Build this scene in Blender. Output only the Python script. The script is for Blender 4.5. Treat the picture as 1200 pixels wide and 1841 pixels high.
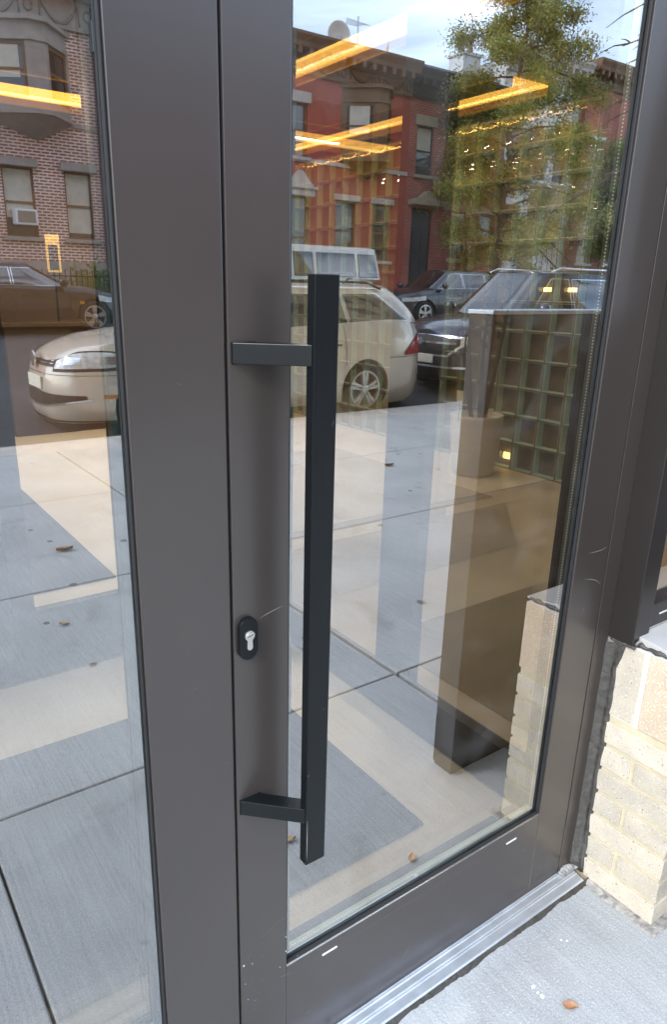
import bpy, bmesh, math, random
from mathutils import Vector, Matrix
random.seed(7)
R = math.radians
for o in list(bpy.data.objects):
    bpy.data.objects.remove(o)
scene = bpy.context.scene
col = scene.collection

# ------------------------------------------------------------------ camera
cam = bpy.data.cameras.new('camera')
cam_o = bpy.data.objects.new('camera', cam)
col.objects.link(cam_o)
cam.sensor_fit = 'VERTICAL'
cam.sensor_height = 24.0
cam.lens = 1276.27 / 1841 * 24.0
cam.shift_x = (600 - 567.08) / 1841
cam.shift_y = (943.74 - 920.5) / 1841
cam.clip_start = 0.02
cam.clip_end = 2000
yaw, pit, rol = R(35.176), R(18.4445), R(-1.0667)
F = Vector((math.sin(yaw) * math.cos(pit), math.cos(yaw) * math.cos(pit), -math.sin(pit)))
Rt = Vector((math.cos(yaw), -math.sin(yaw), 0))
Dn = F.cross(Rt)
c_, s_ = math.cos(rol), math.sin(rol)
rx = c_ * Rt + s_ * Dn
ry = -s_ * Rt + c_ * Dn
M = Matrix((rx, -ry, -F)).transposed().to_4x4()
M.translation = Vector((0, -0.884, 1.55))
cam_o.matrix_world = M
scene.camera = cam_o

# ------------------------------------------------------------------ sky and sun
SUN_EL, SUN_AZ = R(38), R(246)      # azimuth from +y clockwise: from behind the far houses, to the left
w = bpy.data.worlds.new('World')
scene.world = w
w.use_nodes = True
nt = w.node_tree
nt.nodes.clear()
out = nt.nodes.new('ShaderNodeOutputWorld')
bg = nt.nodes.new('ShaderNodeBackground')
sky = nt.nodes.new('ShaderNodeTexSky')
sky.sky_type = 'NISHITA'
sky.sun_disc = False
sky.sun_elevation = SUN_EL
sky.sun_rotation = SUN_AZ
sky.air_density = 1.0
sky.dust_density = 1.0
sky.ozone_density = 2.5
tc = nt.nodes.new('ShaderNodeTexCoord')
mp = nt.nodes.new('ShaderNodeMapping')
mp.inputs['Scale'].default_value = (1.2, 1.2, 5.0)
nz = nt.nodes.new('ShaderNodeTexNoise')
nz.inputs['Scale'].default_value = 1.6
nz.inputs['Detail'].default_value = 6
nz.inputs['Distortion'].default_value = 0.6
rmp = nt.nodes.new('ShaderNodeMapRange')
rmp.inputs['From Min'].default_value = 0.34
rmp.inputs['From Max'].default_value = 0.72
rmp.inputs['To Min'].default_value = 0.06
rmp.inputs['To Max'].default_value = 0.78
mx = nt.nodes.new('ShaderNodeMix')
mx.data_type = 'RGBA'
mx.inputs['B'].default_value = (10.6, 12.4, 15.0, 1)
nt.links.new(tc.outputs['Generated'], mp.inputs['Vector'])
nt.links.new(mp.outputs['Vector'], nz.inputs['Vector'])
nt.links.new(nz.outputs['Fac'], rmp.inputs['Value'])
nt.links.new(rmp.outputs['Result'], mx.inputs['Factor'])
nt.links.new(sky.outputs['Color'], mx.inputs['A'])
nt.links.new(mx.outputs['Result'], bg.inputs['Color'])
bg.inputs['Strength'].default_value = 0.15
nt.links.new(bg.outputs['Background'], out.inputs['Surface'])

sun = bpy.data.lights.new('sun', 'SUN')
sun.energy = 0.9
sun.angle = R(14)
sun.color = (1.0, 0.97, 0.93)
sun_o = bpy.data.objects.new('sun', sun)
col.objects.link(sun_o)
d_to = Vector((math.sin(SUN_AZ) * math.cos(SUN_EL), math.cos(SUN_AZ) * math.cos(SUN_EL), math.sin(SUN_EL)))
sun_o.rotation_euler = (-d_to).to_track_quat('-Z', 'Y').to_euler()
sun_o.location = d_to * 60

scene.view_settings.view_transform = 'Standard'
scene.view_settings.look = 'None'
scene.view_settings.exposure = 1.45
scene.view_settings.gamma = 1.0
scene.view_settings.use_curve_mapping = False
try:
    scene.cycles.transparent_max_bounces = 24
    scene.cycles.max_bounces = 10
    scene.cycles.glossy_bounces = 6
except Exception:
    pass

# ------------------------------------------------------------------ materials
MATS = {}


def principled(name, color, rough=0.5, metal=0.0, var=0.0, vscale=8.0, bump=0.0, bscale=60.0, spec=0.5, coat=0.0,
               speck=None, streak=None, rvar=0.0, orand=0.0, stain=None, emit=None, estr=0.0, stretch=(1, 1, 1)):
    """base colour with noise variation, optional bump, sparse specks (colour, density, scale) and streaks"""
    if name in MATS:
        return MATS[name]
    m = bpy.data.materials.new(name)
    m.use_nodes = True
    n = m.node_tree
    b = n.nodes['Principled BSDF']
    b.inputs['Roughness'].default_value = rough
    b.inputs['Metallic'].default_value = metal
    b.inputs['Specular IOR Level'].default_value = spec
    b.inputs['Coat Weight'].default_value = coat
    b.inputs['Coat Roughness'].default_value = 0.05
    tcn = n.nodes.new('ShaderNodeTexCoord')
    mpn = n.nodes.new('ShaderNodeMapping')
    mpn.inputs['Scale'].default_value = stretch
    geo = n.nodes.new('ShaderNodeNewGeometry')
    n.links.new(geo.outputs['Position'], mpn.inputs['Vector'])
    last = None
    rgb = n.nodes.new('ShaderNodeRGB')
    rgb.outputs[0].default_value = (*color, 1)
    last = rgb.outputs[0]
    if var > 0:
        t = n.nodes.new('ShaderNodeTexNoise')
        t.inputs['Scale'].default_value = vscale
        t.inputs['Detail'].default_value = 5
        n.links.new(mpn.outputs[0], t.inputs['Vector'])
        mr = n.nodes.new('ShaderNodeMapRange')
        mr.inputs['From Min'].default_value = 0.3
        mr.inputs['From Max'].default_value = 0.7
        mr.inputs['To Min'].default_value = 1 - var
        mr.inputs['To Max'].default_value = 1 + var
        n.links.new(t.outputs['Fac'], mr.inputs['Value'])
        mu = n.nodes.new('ShaderNodeVectorMath')
        mu.operation = 'SCALE'
        n.links.new(last, mu.inputs[0])
        n.links.new(mr.outputs[0], mu.inputs['Scale'])
        last = mu.outputs[0]
    if streak:
        sc, amt = streak
        ms = n.nodes.new('ShaderNodeMapping')
        ms.inputs['Scale'].default_value = sc
        n.links.new(geo.outputs['Position'], ms.inputs['Vector'])
        t = n.nodes.new('ShaderNodeTexNoise')
        t.inputs['Scale'].default_value = 1.0
        t.inputs['Detail'].default_value = 4
        n.links.new(ms.outputs[0], t.inputs['Vector'])
        mr = n.nodes.new('ShaderNodeMapRange')
        mr.inputs['From Min'].default_value = 0.3
        mr.inputs['From Max'].default_value = 0.7
        mr.inputs['To Min'].default_value = 1 - amt
        mr.inputs['To Max'].default_value = 1 + amt
        n.links.new(t.outputs['Fac'], mr.inputs['Value'])
        mu = n.nodes.new('ShaderNodeVectorMath')
        mu.operation = 'SCALE'
        n.links.new(last, mu.inputs[0])
        n.links.new(mr.outputs[0], mu.inputs['Scale'])
        last = mu.outputs[0]
    if orand > 0:
        oi = n.nodes.new('ShaderNodeObjectInfo')
        mr = n.nodes.new('ShaderNodeMapRange')
        mr.inputs['To Min'].default_value = 1 - orand
        mr.inputs['To Max'].default_value = 1 + orand
        n.links.new(oi.outputs['Random'], mr.inputs['Value'])
        mu = n.nodes.new('ShaderNodeVectorMath')
        mu.operation = 'SCALE'
        n.links.new(last, mu.inputs[0])
        n.links.new(mr.outputs[0], mu.inputs['Scale'])
        last = mu.outputs[0]
    if rvar > 0:
        t = n.nodes.new('ShaderNodeTexNoise')
        t.inputs['Scale'].default_value = 6
        t.inputs['Detail'].default_value = 2
        n.links.new(geo.outputs['Position'], t.inputs['Vector'])
        mr = n.nodes.new('ShaderNodeMapRange')
        mr.inputs['From Min'].default_value = 0.35
        mr.inputs['From Max'].default_value = 0.68
        mr.inputs['To Min'].default_value = rough - rvar * .4
        mr.inputs['To Max'].default_value = rough + rvar
        n.links.new(t.outputs['Fac'], mr.inputs['Value'])
        n.links.new(mr.outputs[0], b.inputs['Roughness'])
    for sp in ([] if stain is None else stain):
        scol, thr, sscale, soft, amt = sp
        t = n.nodes.new('ShaderNodeTexNoise')
        t.inputs['Scale'].default_value = sscale
        t.inputs['Detail'].default_value = 6
        t.inputs['Distortion'].default_value = 0.5
        n.links.new(geo.outputs['Position'], t.inputs['Vector'])
        mr = n.nodes.new('ShaderNodeMapRange')
        mr.inputs['From Min'].default_value = thr
        mr.inputs['From Max'].default_value = thr + soft
        mr.inputs['To Max'].default_value = amt
        n.links.new(t.outputs['Fac'], mr.inputs['Value'])
        mi = n.nodes.new('ShaderNodeMix')
        mi.data_type = 'RGBA'
        mi.inputs['B'].default_value = (*scol, 1)
        n.links.new(mr.outputs[0], mi.inputs['Factor'])
        n.links.new(last, mi.inputs['A'])
        last = mi.outputs['Result']
    for sp in (speck or []):
        scol, thr, sscale = sp
        t = n.nodes.new('ShaderNodeTexNoise')
        t.inputs['Scale'].default_value = sscale
        t.inputs['Detail'].default_value = 2
        n.links.new(geo.outputs['Position'], t.inputs['Vector'])
        mr = n.nodes.new('ShaderNodeMapRange')
        mr.inputs['From Min'].default_value = thr
        mr.inputs['From Max'].default_value = thr + 0.035
        n.links.new(t.outputs['Fac'], mr.inputs['Value'])
        mi = n.nodes.new('ShaderNodeMix')
        mi.data_type = 'RGBA'
        mi.inputs['B'].default_value = (*scol, 1)
        n.links.new(mr.outputs[0], mi.inputs['Factor'])
        n.links.new(last, mi.inputs['A'])
        last = mi.outputs['Result']
    n.links.new(last, b.inputs['Base Color'])
    if bump > 0:
        t = n.nodes.new('ShaderNodeTexNoise')
        t.inputs['Scale'].default_value = bscale
        t.inputs['Detail'].default_value = 6
        n.links.new(mpn.outputs[0], t.inputs['Vector'])
        bp = n.nodes.new('ShaderNodeBump')
        bp.inputs['Strength'].default_value = bump
        bp.inputs['Distance'].default_value = 0.01
        n.links.new(t.outputs['Fac'], bp.inputs['Height'])
        n.links.new(bp.outputs[0], b.inputs['Normal'])
    if emit:
        b.inputs['Emission Color'].default_value = (*emit, 1)
        b.inputs['Emission Strength'].default_value = estr
    MATS[name] = m
    return m


def pane_mat(name, refl, fres, tint, wobble=0.0, smudge=0.0):
    """coated architectural glass: part mirror, part see-through"""
    if name in MATS:
        return MATS[name]
    m = bpy.data.materials.new(name)
    m.use_nodes = True
    n = m.node_tree
    n.nodes.clear()
    o = n.nodes.new('ShaderNodeOutputMaterial')
    mi = n.nodes.new('ShaderNodeMixShader')
    tr = n.nodes.new('ShaderNodeBsdfTransparent')
    tr.inputs['Color'].default_value = (*tint, 1)
    gl = n.nodes.new('ShaderNodeBsdfGlossy')
    gl.inputs['Roughness'].default_value = 0.0
    fr = n.nodes.new('ShaderNodeFresnel')
    fr.inputs['IOR'].default_value = 1.5
    ma = n.nodes.new('ShaderNodeMath')
    ma.operation = 'MULTIPLY_ADD'
    ma.use_clamp = True
    ma.inputs[1].default_value = fres
    ma.inputs[2].default_value = refl
    n.links.new(fr.outputs[0], ma.inputs[0])
    n.links.new(ma.outputs[0], mi.inputs['Fac'])
    n.links.new(tr.outputs[0], mi.inputs[1])
    n.links.new(gl.outputs[0], mi.inputs[2])
    n.links.new(mi.outputs[0], o.inputs['Surface'])
    if smudge > 0:
        geo = n.nodes.new('ShaderNodeNewGeometry')
        t = n.nodes.new('ShaderNodeTexNoise')
        t.inputs['Scale'].default_value = 5.0
        t.inputs['Detail'].default_value = 8
        t.inputs['Distortion'].default_value = 1.5
        n.links.new(geo.outputs['Position'], t.inputs['Vector'])
        mr = n.nodes.new('ShaderNodeMapRange')
        mr.inputs['From Min'].default_value = 0.5
        mr.inputs['From Max'].default_value = 0.8
        mr.inputs['To Max'].default_value = smudge
        n.links.new(t.outputs['Fac'], mr.inputs['Value'])
        df = n.nodes.new('ShaderNodeBsdfDiffuse')
        df.inputs['Color'].default_value = (.7, .7, .7, 1)
        m2 = n.nodes.new('ShaderNodeMixShader')
        n.links.new(mr.outputs[0], m2.inputs['Fac'])
        n.links.new(mi.outputs[0], m2.inputs[1])
        n.links.new(df.outputs[0], m2.inputs[2])
        n.links.new(m2.outputs[0], o.inputs['Surface'])
    if wobble > 0:
        geo = n.nodes.new('ShaderNodeNewGeometry')
        t = n.nodes.new('ShaderNodeTexNoise')
        t.inputs['Scale'].default_value = 2.2
        t.inputs['Detail'].default_value = 1
        n.links.new(geo.outputs['Position'], t.inputs['Vector'])
        bp = n.nodes.new('ShaderNodeBump')
        bp.inputs['Strength'].default_value = wobble
        bp.inputs['Distance'].default_value = 0.01
        n.links.new(t.outputs['Fac'], bp.inputs['Height'])
        n.links.new(bp.outputs[0], gl.inputs['Normal'])
    MATS[name] = m
    return m


def leaf_mat(name, color, var=0.3):
    if name in MATS:
        return MATS[name]
    m = principled(name, color, 0.55, var=var, vscale=1.3)
    n = m.node_tree
    o = n.nodes['Material Output']
    b = n.nodes['Principled BSDF']
    tr = n.nodes.new('ShaderNodeBsdfTranslucent')
    mi = n.nodes.new('ShaderNodeMixShader')
    mi.inputs['Fac'].default_value = 0.4
    src = b.inputs['Base Color'].links[0].from_socket
    n.links.new(src, tr.inputs['Color'])
    n.links.new(b.outputs[0], mi.inputs[1])
    n.links.new(tr.outputs[0], mi.inputs[2])
    n.links.new(mi.outputs[0], o.inputs['Surface'])
    return m


def brick_mat(name, c1, c2, mortar, rough=0.85, msize=0.012, plain=False):
    if name in MATS:
        return MATS[name]
    m = bpy.data.materials.new(name)
    m.use_nodes = True
    n = m.node_tree
    b = n.nodes['Principled BSDF']
    b.inputs['Roughness'].default_value = rough
    geo = n.nodes.new('ShaderNodeNewGeometry')
    sx = n.nodes.new('ShaderNodeSeparateXYZ')
    ad = n.nodes.new('ShaderNodeMath')
    ad.operation = 'ADD'
    cx = n.nodes.new('ShaderNodeCombineXYZ')
    n.links.new(geo.outputs['Position'], sx.inputs[0])
    n.links.new(sx.outputs['X'], ad.inputs[0])
    n.links.new(sx.outputs['Y'], ad.inputs[1])
    n.links.new(ad.outputs[0], cx.inputs['X'])
    n.links.new(sx.outputs['Z'], cx.inputs['Y'])
    t = n.nodes.new('ShaderNodeTexBrick')
    t.inputs['Scale'].default_value = 1.0
    t.inputs['Brick Width'].default_value = 0.225
    t.inputs['Row Height'].default_value = 0.075
    t.inputs['Mortar Size'].default_value = msize
    t.inputs['Mortar Smooth'].default_value = 0.1
    t.inputs['Color1'].default_value = (*c1, 1)
    t.inputs['Color2'].default_value = (*c2, 1)
    t.inputs['Mortar'].default_value = (*mortar, 1)
    n.links.new(cx.outputs[0], t.inputs['Vector'])
    nzz = n.nodes.new('ShaderNodeTexNoise')
    nzz.inputs['Scale'].default_value = 1.3
    nzz.inputs['Detail'].default_value = 5
    n.links.new(geo.outputs['Position'], nzz.inputs['Vector'])
    mr = n.nodes.new('ShaderNodeMapRange')
    mr.inputs['From Min'].default_value = 0.3
    mr.inputs['From Max'].default_value = 0.7
    mr.inputs['To Min'].default_value = 0.8
    mr.inputs['To Max'].default_value = 1.15
    n.links.new(nzz.outputs['Fac'], mr.inputs['Value'])
    mu = n.nodes.new('ShaderNodeVectorMath')
    mu.operation = 'SCALE'
    n.links.new(t.outputs['Color'], mu.inputs[0])
    n.links.new(mr.outputs[0], mu.inputs['Scale'])
    n.links.new(mu.outputs[0], b.inputs['Base Color'])
    bp = n.nodes.new('ShaderNodeBump')
    bp.invert = True
    bp.inputs['Strength'].default_value = 0.5
    bp.inputs['Distance'].default_value = 0.008
    n.links.new(t.outputs['Fac'], bp.inputs['Height'])
    n.links.new(bp.outputs[0], b.inputs['Normal'])
    MATS[name] = m
    return m


def emit_mat(name, color, strength):
    if name in MATS:
        return MATS[name]
    m = bpy.data.materials.new(name)
    m.use_nodes = True
    n = m.node_tree
    n.nodes.clear()
    o = n.nodes.new('ShaderNodeOutputMaterial')
    e = n.nodes.new('ShaderNodeEmission')
    e.inputs['Color'].default_value = (*color, 1)
    e.inputs['Strength'].default_value = strength
    n.links.new(e.outputs[0], o.inputs['Surface'])
    MATS[name] = m
    return m


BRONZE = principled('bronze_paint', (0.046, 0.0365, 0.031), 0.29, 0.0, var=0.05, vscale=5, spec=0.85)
BRONZE_DARK = principled('bronze_paint_shaded', (0.024, 0.0195, 0.0175), 0.30, 0.0, var=0.06, vscale=5, spec=0.5)  # same bronze, with the shade of the side-facing jamb put into the colour
BLACK_METAL = principled('black_metal', (0.0055, 0.0068, 0.0075), 0.30, 0.0, var=0.08, vscale=20, spec=0.28)
GASKET = principled('gasket_rubber', (0.012, 0.012, 0.012), 0.6)
SILVER = principled('silver_metal', (0.62, 0.60, 0.56), 0.25, 0.9, var=0.05, vscale=60)
ALU = principled('aluminium', (0.68, 0.71, 0.74), 0.36, 0.75, var=0.12, vscale=18, streak=((3, 160, 160), 0.08), bump=0.05, bscale=120)
SPACER = principled('glazing_spacer', (0.20, 0.23, 0.20), 0.30, 0.6, var=0.1, vscale=40)
SPACER2 = principled('glazing_spacer_skylit', (0.45, 0.56, 0.53), 0.35, 0.3, var=0.1, vscale=40)  # paler copy for the bottom bar: skylight on it is put into the colour
DOT = principled('spacer_dots', (0.9, 0.92, 0.9), 0.4)
GLASS_OUT = pane_mat('coated_glass', 0.46, 0.5, (0.93, 0.96, 0.94), wobble=0.012, smudge=0.05)
GLASS_IN = pane_mat('inner_glass', 0.09, 0.5, (0.93, 0.95, 0.94), wobble=0.012)
GLASS_CLEAR = pane_mat('clear_glass', 0.0, 0.5, (0.95, 0.97, 0.96))
CONC = principled('sidewalk_concrete', (0.395, 0.405, 0.400), 0.9, var=0.13, vscale=1.7, orand=.07, stain=[((0.22, 0.215, 0.21), .60, 2.6, .12, .6), ((0.16, 0.15, 0.14), .70, 9, .04, .6)], bump=0.25, bscale=140,
                  streak=((130, 4, 1), 0.11), speck=[((0.20, 0.205, 0.21), 0.62, 330), ((0.55, 0.55, 0.55), 0.62, 260)])
JOINT = principled('joint_filler', (0.16, 0.13, 0.10), 0.95, var=0.2, vscale=30)
CURB = principled('curb_stone', (0.46, 0.43, 0.40), 0.85, var=0.12, vscale=6, bump=0.2, bscale=60)
ASPHALT = principled('asphalt', (0.055, 0.055, 0.058), 0.9, var=0.15, vscale=3, bump=0.4, bscale=180, speck=[((0.13, 0.13, 0.13), 0.64, 120)])
BRICK_CREAM = principled('cream_brick', (0.55, 0.485, 0.38), 0.9, orand=.08, var=0.12, vscale=14, bump=0.5, bscale=260,
                         speck=[((0.26, 0.18, 0.12), 0.67, 170), ((0.68, 0.63, 0.52), 0.63, 210)])
BRICK_GREY = principled('grey_cream_brick', (0.525, 0.465, 0.365), 0.9, orand=.08, var=0.12, vscale=14, bump=0.5, bscale=260,
                        speck=[((0.25, 0.22, 0.19), 0.67, 190), ((0.66, 0.62, 0.54), 0.63, 210)])
BRICK_PEACH = principled('peach_brick', (0.56, 0.44, 0.31), 0.9, var=0.10, vscale=14, bump=0.35, bscale=300,
                         speck=[((0.78, 0.70, 0.58), 0.60, 240)])
MORTAR_Y = principled('cream_mortar', (0.54, 0.47, 0.32), 0.95, var=0.1, vscale=20, bump=0.3, bscale=200)
MORTAR_W = principled('white_mortar', (0.72, 0.72, 0.70), 0.95, var=0.06, vscale=20, bump=0.3, bscale=200)
SEALANT = principled('dark_sealant', (0.058, 0.052, 0.044), 0.36, var=0.3, vscale=40, bump=0.5, bscale=60)
GROUT = principled('dirty_grout', (0.30, 0.28, 0.25), 0.95, var=0.5, vscale=50, bump=0.6, bscale=120)


# ------------------------------------------------------------------ mesh helpers
class MB:
    def __init__(self):
        self.v = []
        self.f = []
        self.mi = []

    def quad(self, *p, m=0):
        i = len(self.v)
        self.v += [tuple(q) for q in p]
        self.f.append(tuple(range(i, i + len(p))))
        self.mi.append(m)
        return self

    def box(self, x0, x1, y0, y1, z0, z1, m=0):
        i = len(self.v)
        self.v += [(x, y, z) for z in (z0, z1) for y in (y0, y1) for x in (x0, x1)]
        for a in ((0, 2, 3, 1), (4, 5, 7, 6), (0, 1, 5, 4), (2, 6, 7, 3), (0, 4, 6, 2), (1, 3, 7, 5)):
            self.f.append(tuple(i + k for k in a))
            self.mi.append(m)
        return self

    def prism(self, poly, a0, a1, axis='z', m=0):
        """extrude a 2-D polygon along an axis (x: poly is (y,z); y: (x,z); z: (x,y))"""
        i = len(self.v)
        n = len(poly)
        for a in (a0, a1):
            for p in poly:
                if axis == 'z':
                    self.v.append((p[0], p[1], a))
                elif axis == 'y':
                    self.v.append((p[0], a, p[1]))
                else:
                    self.v.append((a, p[0], p[1]))
        self.f.append(tuple(i + k for k in range(n))[::-1])
        self.f.append(tuple(i + n + k for k in range(n)))
        self.mi += [m, m]
        for k in range(n):
            self.f.append((i + k, i + (k + 1) % n, i + n + (k + 1) % n, i + n + k))
            self.mi.append(m)
        return self

    def tube(self, path, r, seg=8, m=0, cap=True):
        path = [Vector(p) for p in path]
        rs = r if isinstance(r, (list, tuple)) else [r] * len(path)
        i0 = len(self.v)
        up = Vector((0.13, 0.27, 0.95)).normalized()
        for k, p in enumerate(path):
            t = (path[min(k + 1, len(path) - 1)] - path[max(k - 1, 0)])
            t = t.normalized() if t.length > 1e-9 else Vector((0, 0, 1))
            a = t.cross(up)
            if a.length < 1e-3:
                a = t.cross(Vector((1, 0, 0)))
            a.normalize()
            b = t.cross(a)
            for s in range(seg):
                th = 2 * math.pi * s / seg
                self.v.append(tuple(p + (a * math.cos(th) + b * math.sin(th)) * rs[k]))
        for k in range(len(path) - 1):
            for s in range(seg):
                a = i0 + k * seg + s
                b = i0 + k * seg + (s + 1) % seg
                self.f.append((a, b, b + seg, a + seg))
                self.mi.append(m)
        if cap:
            self.f.append(tuple(i0 + s for s in range(seg))[::-1])
            self.f.append(tuple(i0 + (len(path) - 1) * seg + s for s in range(seg)))
            self.mi += [m, m]
        return self

    def lathe(self, prof, c=(0, 0, 0), axis='z', seg=24, m=0, cap=True):
        """prof: list of (r, h)"""
        i0 = len(self.v)
        for (r, h) in prof:
            for s in range(seg):
                th = 2 * math.pi * s / seg
                x, y = r * math.cos(th), r * math.sin(th)
                p = {'z': (x, y, h), 'y': (x, h, y), 'x': (h, x, y)}[axis]
                self.v.append((p[0] + c[0], p[1] + c[1], p[2] + c[2]))
        for k in range(len(prof) - 1):
            for s in range(seg):
                a = i0 + k * seg + s
                b = i0 + k * seg + (s + 1) % seg
                self.f.append((a, b, b + seg, a + seg))
                self.mi.append(m)
        if cap:
            self.f.append(tuple(i0 + s for s in range(seg))[::-1])
            self.f.append(tuple(i0 + (len(prof) - 1) * seg + s for s in range(seg)))
            self.mi += [m, m]
        return self

    def grid(self, rows, m=0, close=False):
        i0 = len(self.v)
        nr, nc = len(rows), len(rows[0])
        for r in rows:
            self.v += [tuple(p) for p in r]
        for a in range(nr - 1):
            for b in range(nc - (0 if close else 1)):
                b2 = (b + 1) % nc
                self.f.append((i0 + a * nc + b, i0 + a * nc + b2, i0 + (a + 1) * nc + b2, i0 + (a + 1) * nc + b))
                self.mi.append(m)
        return self

    def mesh(self, name, mats, off=(0, 0, 0), smooth=False):
        me = bpy.data.meshes.new(name)
        me.from_pydata([(v[0] - off[0], v[1] - off[1], v[2] - off[2]) for v in self.v], [], self.f)
        for m in (mats if isinstance(mats, (list, tuple)) else [mats]):
            me.materials.append(m)
        if any(self.mi):
            me.polygons.foreach_set('material_index', self.mi)
        if smooth:
            me.polygons.foreach_set('use_smooth', [True] * len(me.polygons))
        bm = bmesh.new()
        bm.from_mesh(me)
        bmesh.ops.recalc_face_normals(bm, faces=bm.faces)
        bm.to_mesh(me)
        bm.free()
        me.update()
        return me

    def build(self, name, mats, parent=None, smooth=False, bevel=0.0, off=None, segs=2, keepnormals=False):
        if parent is not None:
            o_ = world_off(parent)
        else:
            o_ = off or (0, 0, 0)
        me = self.mesh(name, mats, o_, smooth)
        ob = bpy.data.objects.new(name, me)
        col.objects.link(ob)
        if parent is not None:
            ob.parent = parent
        else:
            ob.location = o_
        OFF[ob.name] = o_
        if bevel > 0:
            md = ob.modifiers.new('bevel', 'BEVEL')
            md.width = bevel
            md.segments = segs
            md.limit_method = 'ANGLE'
            md.angle_limit = R(40)
        return ob


OFF = {}


def world_off(o):
    return OFF.get(o.name, (0, 0, 0))


def tag(o, label=None, cat=None, group=None, kind=None):
    if label:
        o['label'] = label
    if cat:
        o['category'] = cat
    if group:
        o['group'] = group
    if kind:
        o['kind'] = kind
    return o


def thing(name, label, cat, loc=(0, 0, 0), group=None):
    o = bpy.data.objects.new(name, None)
    o.empty_display_size = 0.1
    o.location = loc
    col.objects.link(o)
    OFF[o.name] = loc
    return tag(o, label, cat, group)


def dup(o, parent=None):
    c = o.copy()
    col.objects.link(c)
    c.parent = parent
    OFF[c.name] = OFF.get(o.name, (0, 0, 0))
    for ch in list(o.children):
        dup(ch, c)
    return c

#@@PARTS@@
# ================================================================== GROUND AND STREET SURFACES
# sidewalk slabs on our side: joints measured at x = 0.2, 1.83, 3.55 ... and y = -1.07, -2.74, -4.4
sidewalk = MB().box(-14, 44, -6.30, -0.003, -0.30, -0.03).build('sidewalk', JOINT)
tag(sidewalk, kind='structure')
xs = [-8.5, -6.8, -5.1, -3.3, -1.5, 0.2, 1.83, 3.55, 5.25, 6.95, 8.65, 10.35, 12.05, 13.75, 15.45, 17.2]
ysl = [-0.045, -1.07, -2.74, -4.42, -6.08]
slab_cache = {}
for i in range(len(xs) - 1):
    for j in range(4):
        g = 0.004
        gl = 0.011 if abs(xs[i] - 1.83) < .01 else g
        gr = 0.011 if abs(xs[i + 1] - 1.83) < .01 else g
        b = MB().box(xs[i] + gl, xs[i + 1] - gr, ysl[j + 1] + g, ysl[j] - (g if j else 0), -0.1, random.uniform(-0.0012, 0.0))
        b.build('concrete_slab', CONC, sidewalk, bevel=0.004, segs=1)
kerbp = MB()
kx = -14
while kx < 40:
    kerbp = MB().box(kx + .004, kx + 2.4, -6.55, -6.09, -0.35, -0.002)
    o = kerbp.build('curb_stone', CURB, sidewalk, bevel=0.02)
    kx += 2.404


def zroad(y):                     # the street climbs gently away from the door
    y = -y
    if y < 7.0:
        return -0.12 + 0.0 * y
    return -0.12 + (y - 7.0) * 0.075


rows = []
for k in range(12):
    y = -6.552 - k * (17.05 - 6.552) / 11
    rows.append([(x, y, zroad(y)) for x in (-90, -40, -10, 10, 30, 60, 120)])
road = MB().grid(rows).build('road', ASPHALT)
tag(road, kind='structure')
ZF = zroad(-17.05) + 0.13
far_walk = MB().quad((-90, -17.05, ZF), (120, -17.05, ZF), (120, -17.05, ZF - .4), (-90, -17.05, ZF - .4)) \
    .quad((-90, -17.05, ZF), (120, -17.05, ZF), (120, -32, ZF + 0.12), (-90, -32, ZF + .12)).build('far_pavement', CONC)
tag(far_walk, kind='structure')
ground = MB().quad((-900, -900, -0.6), (900, -900, -0.6), (900, 900, -0.6), (-900, 900, -0.6)).build('ground', ASPHALT)
tag(ground, kind='structure')
# small painted parking line next to the near kerb and leaves in the gutter come with the street dressing below

# ================================================================== DOOR LEAF WITH HANDLE
DT = 2.46   # leaf top


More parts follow.
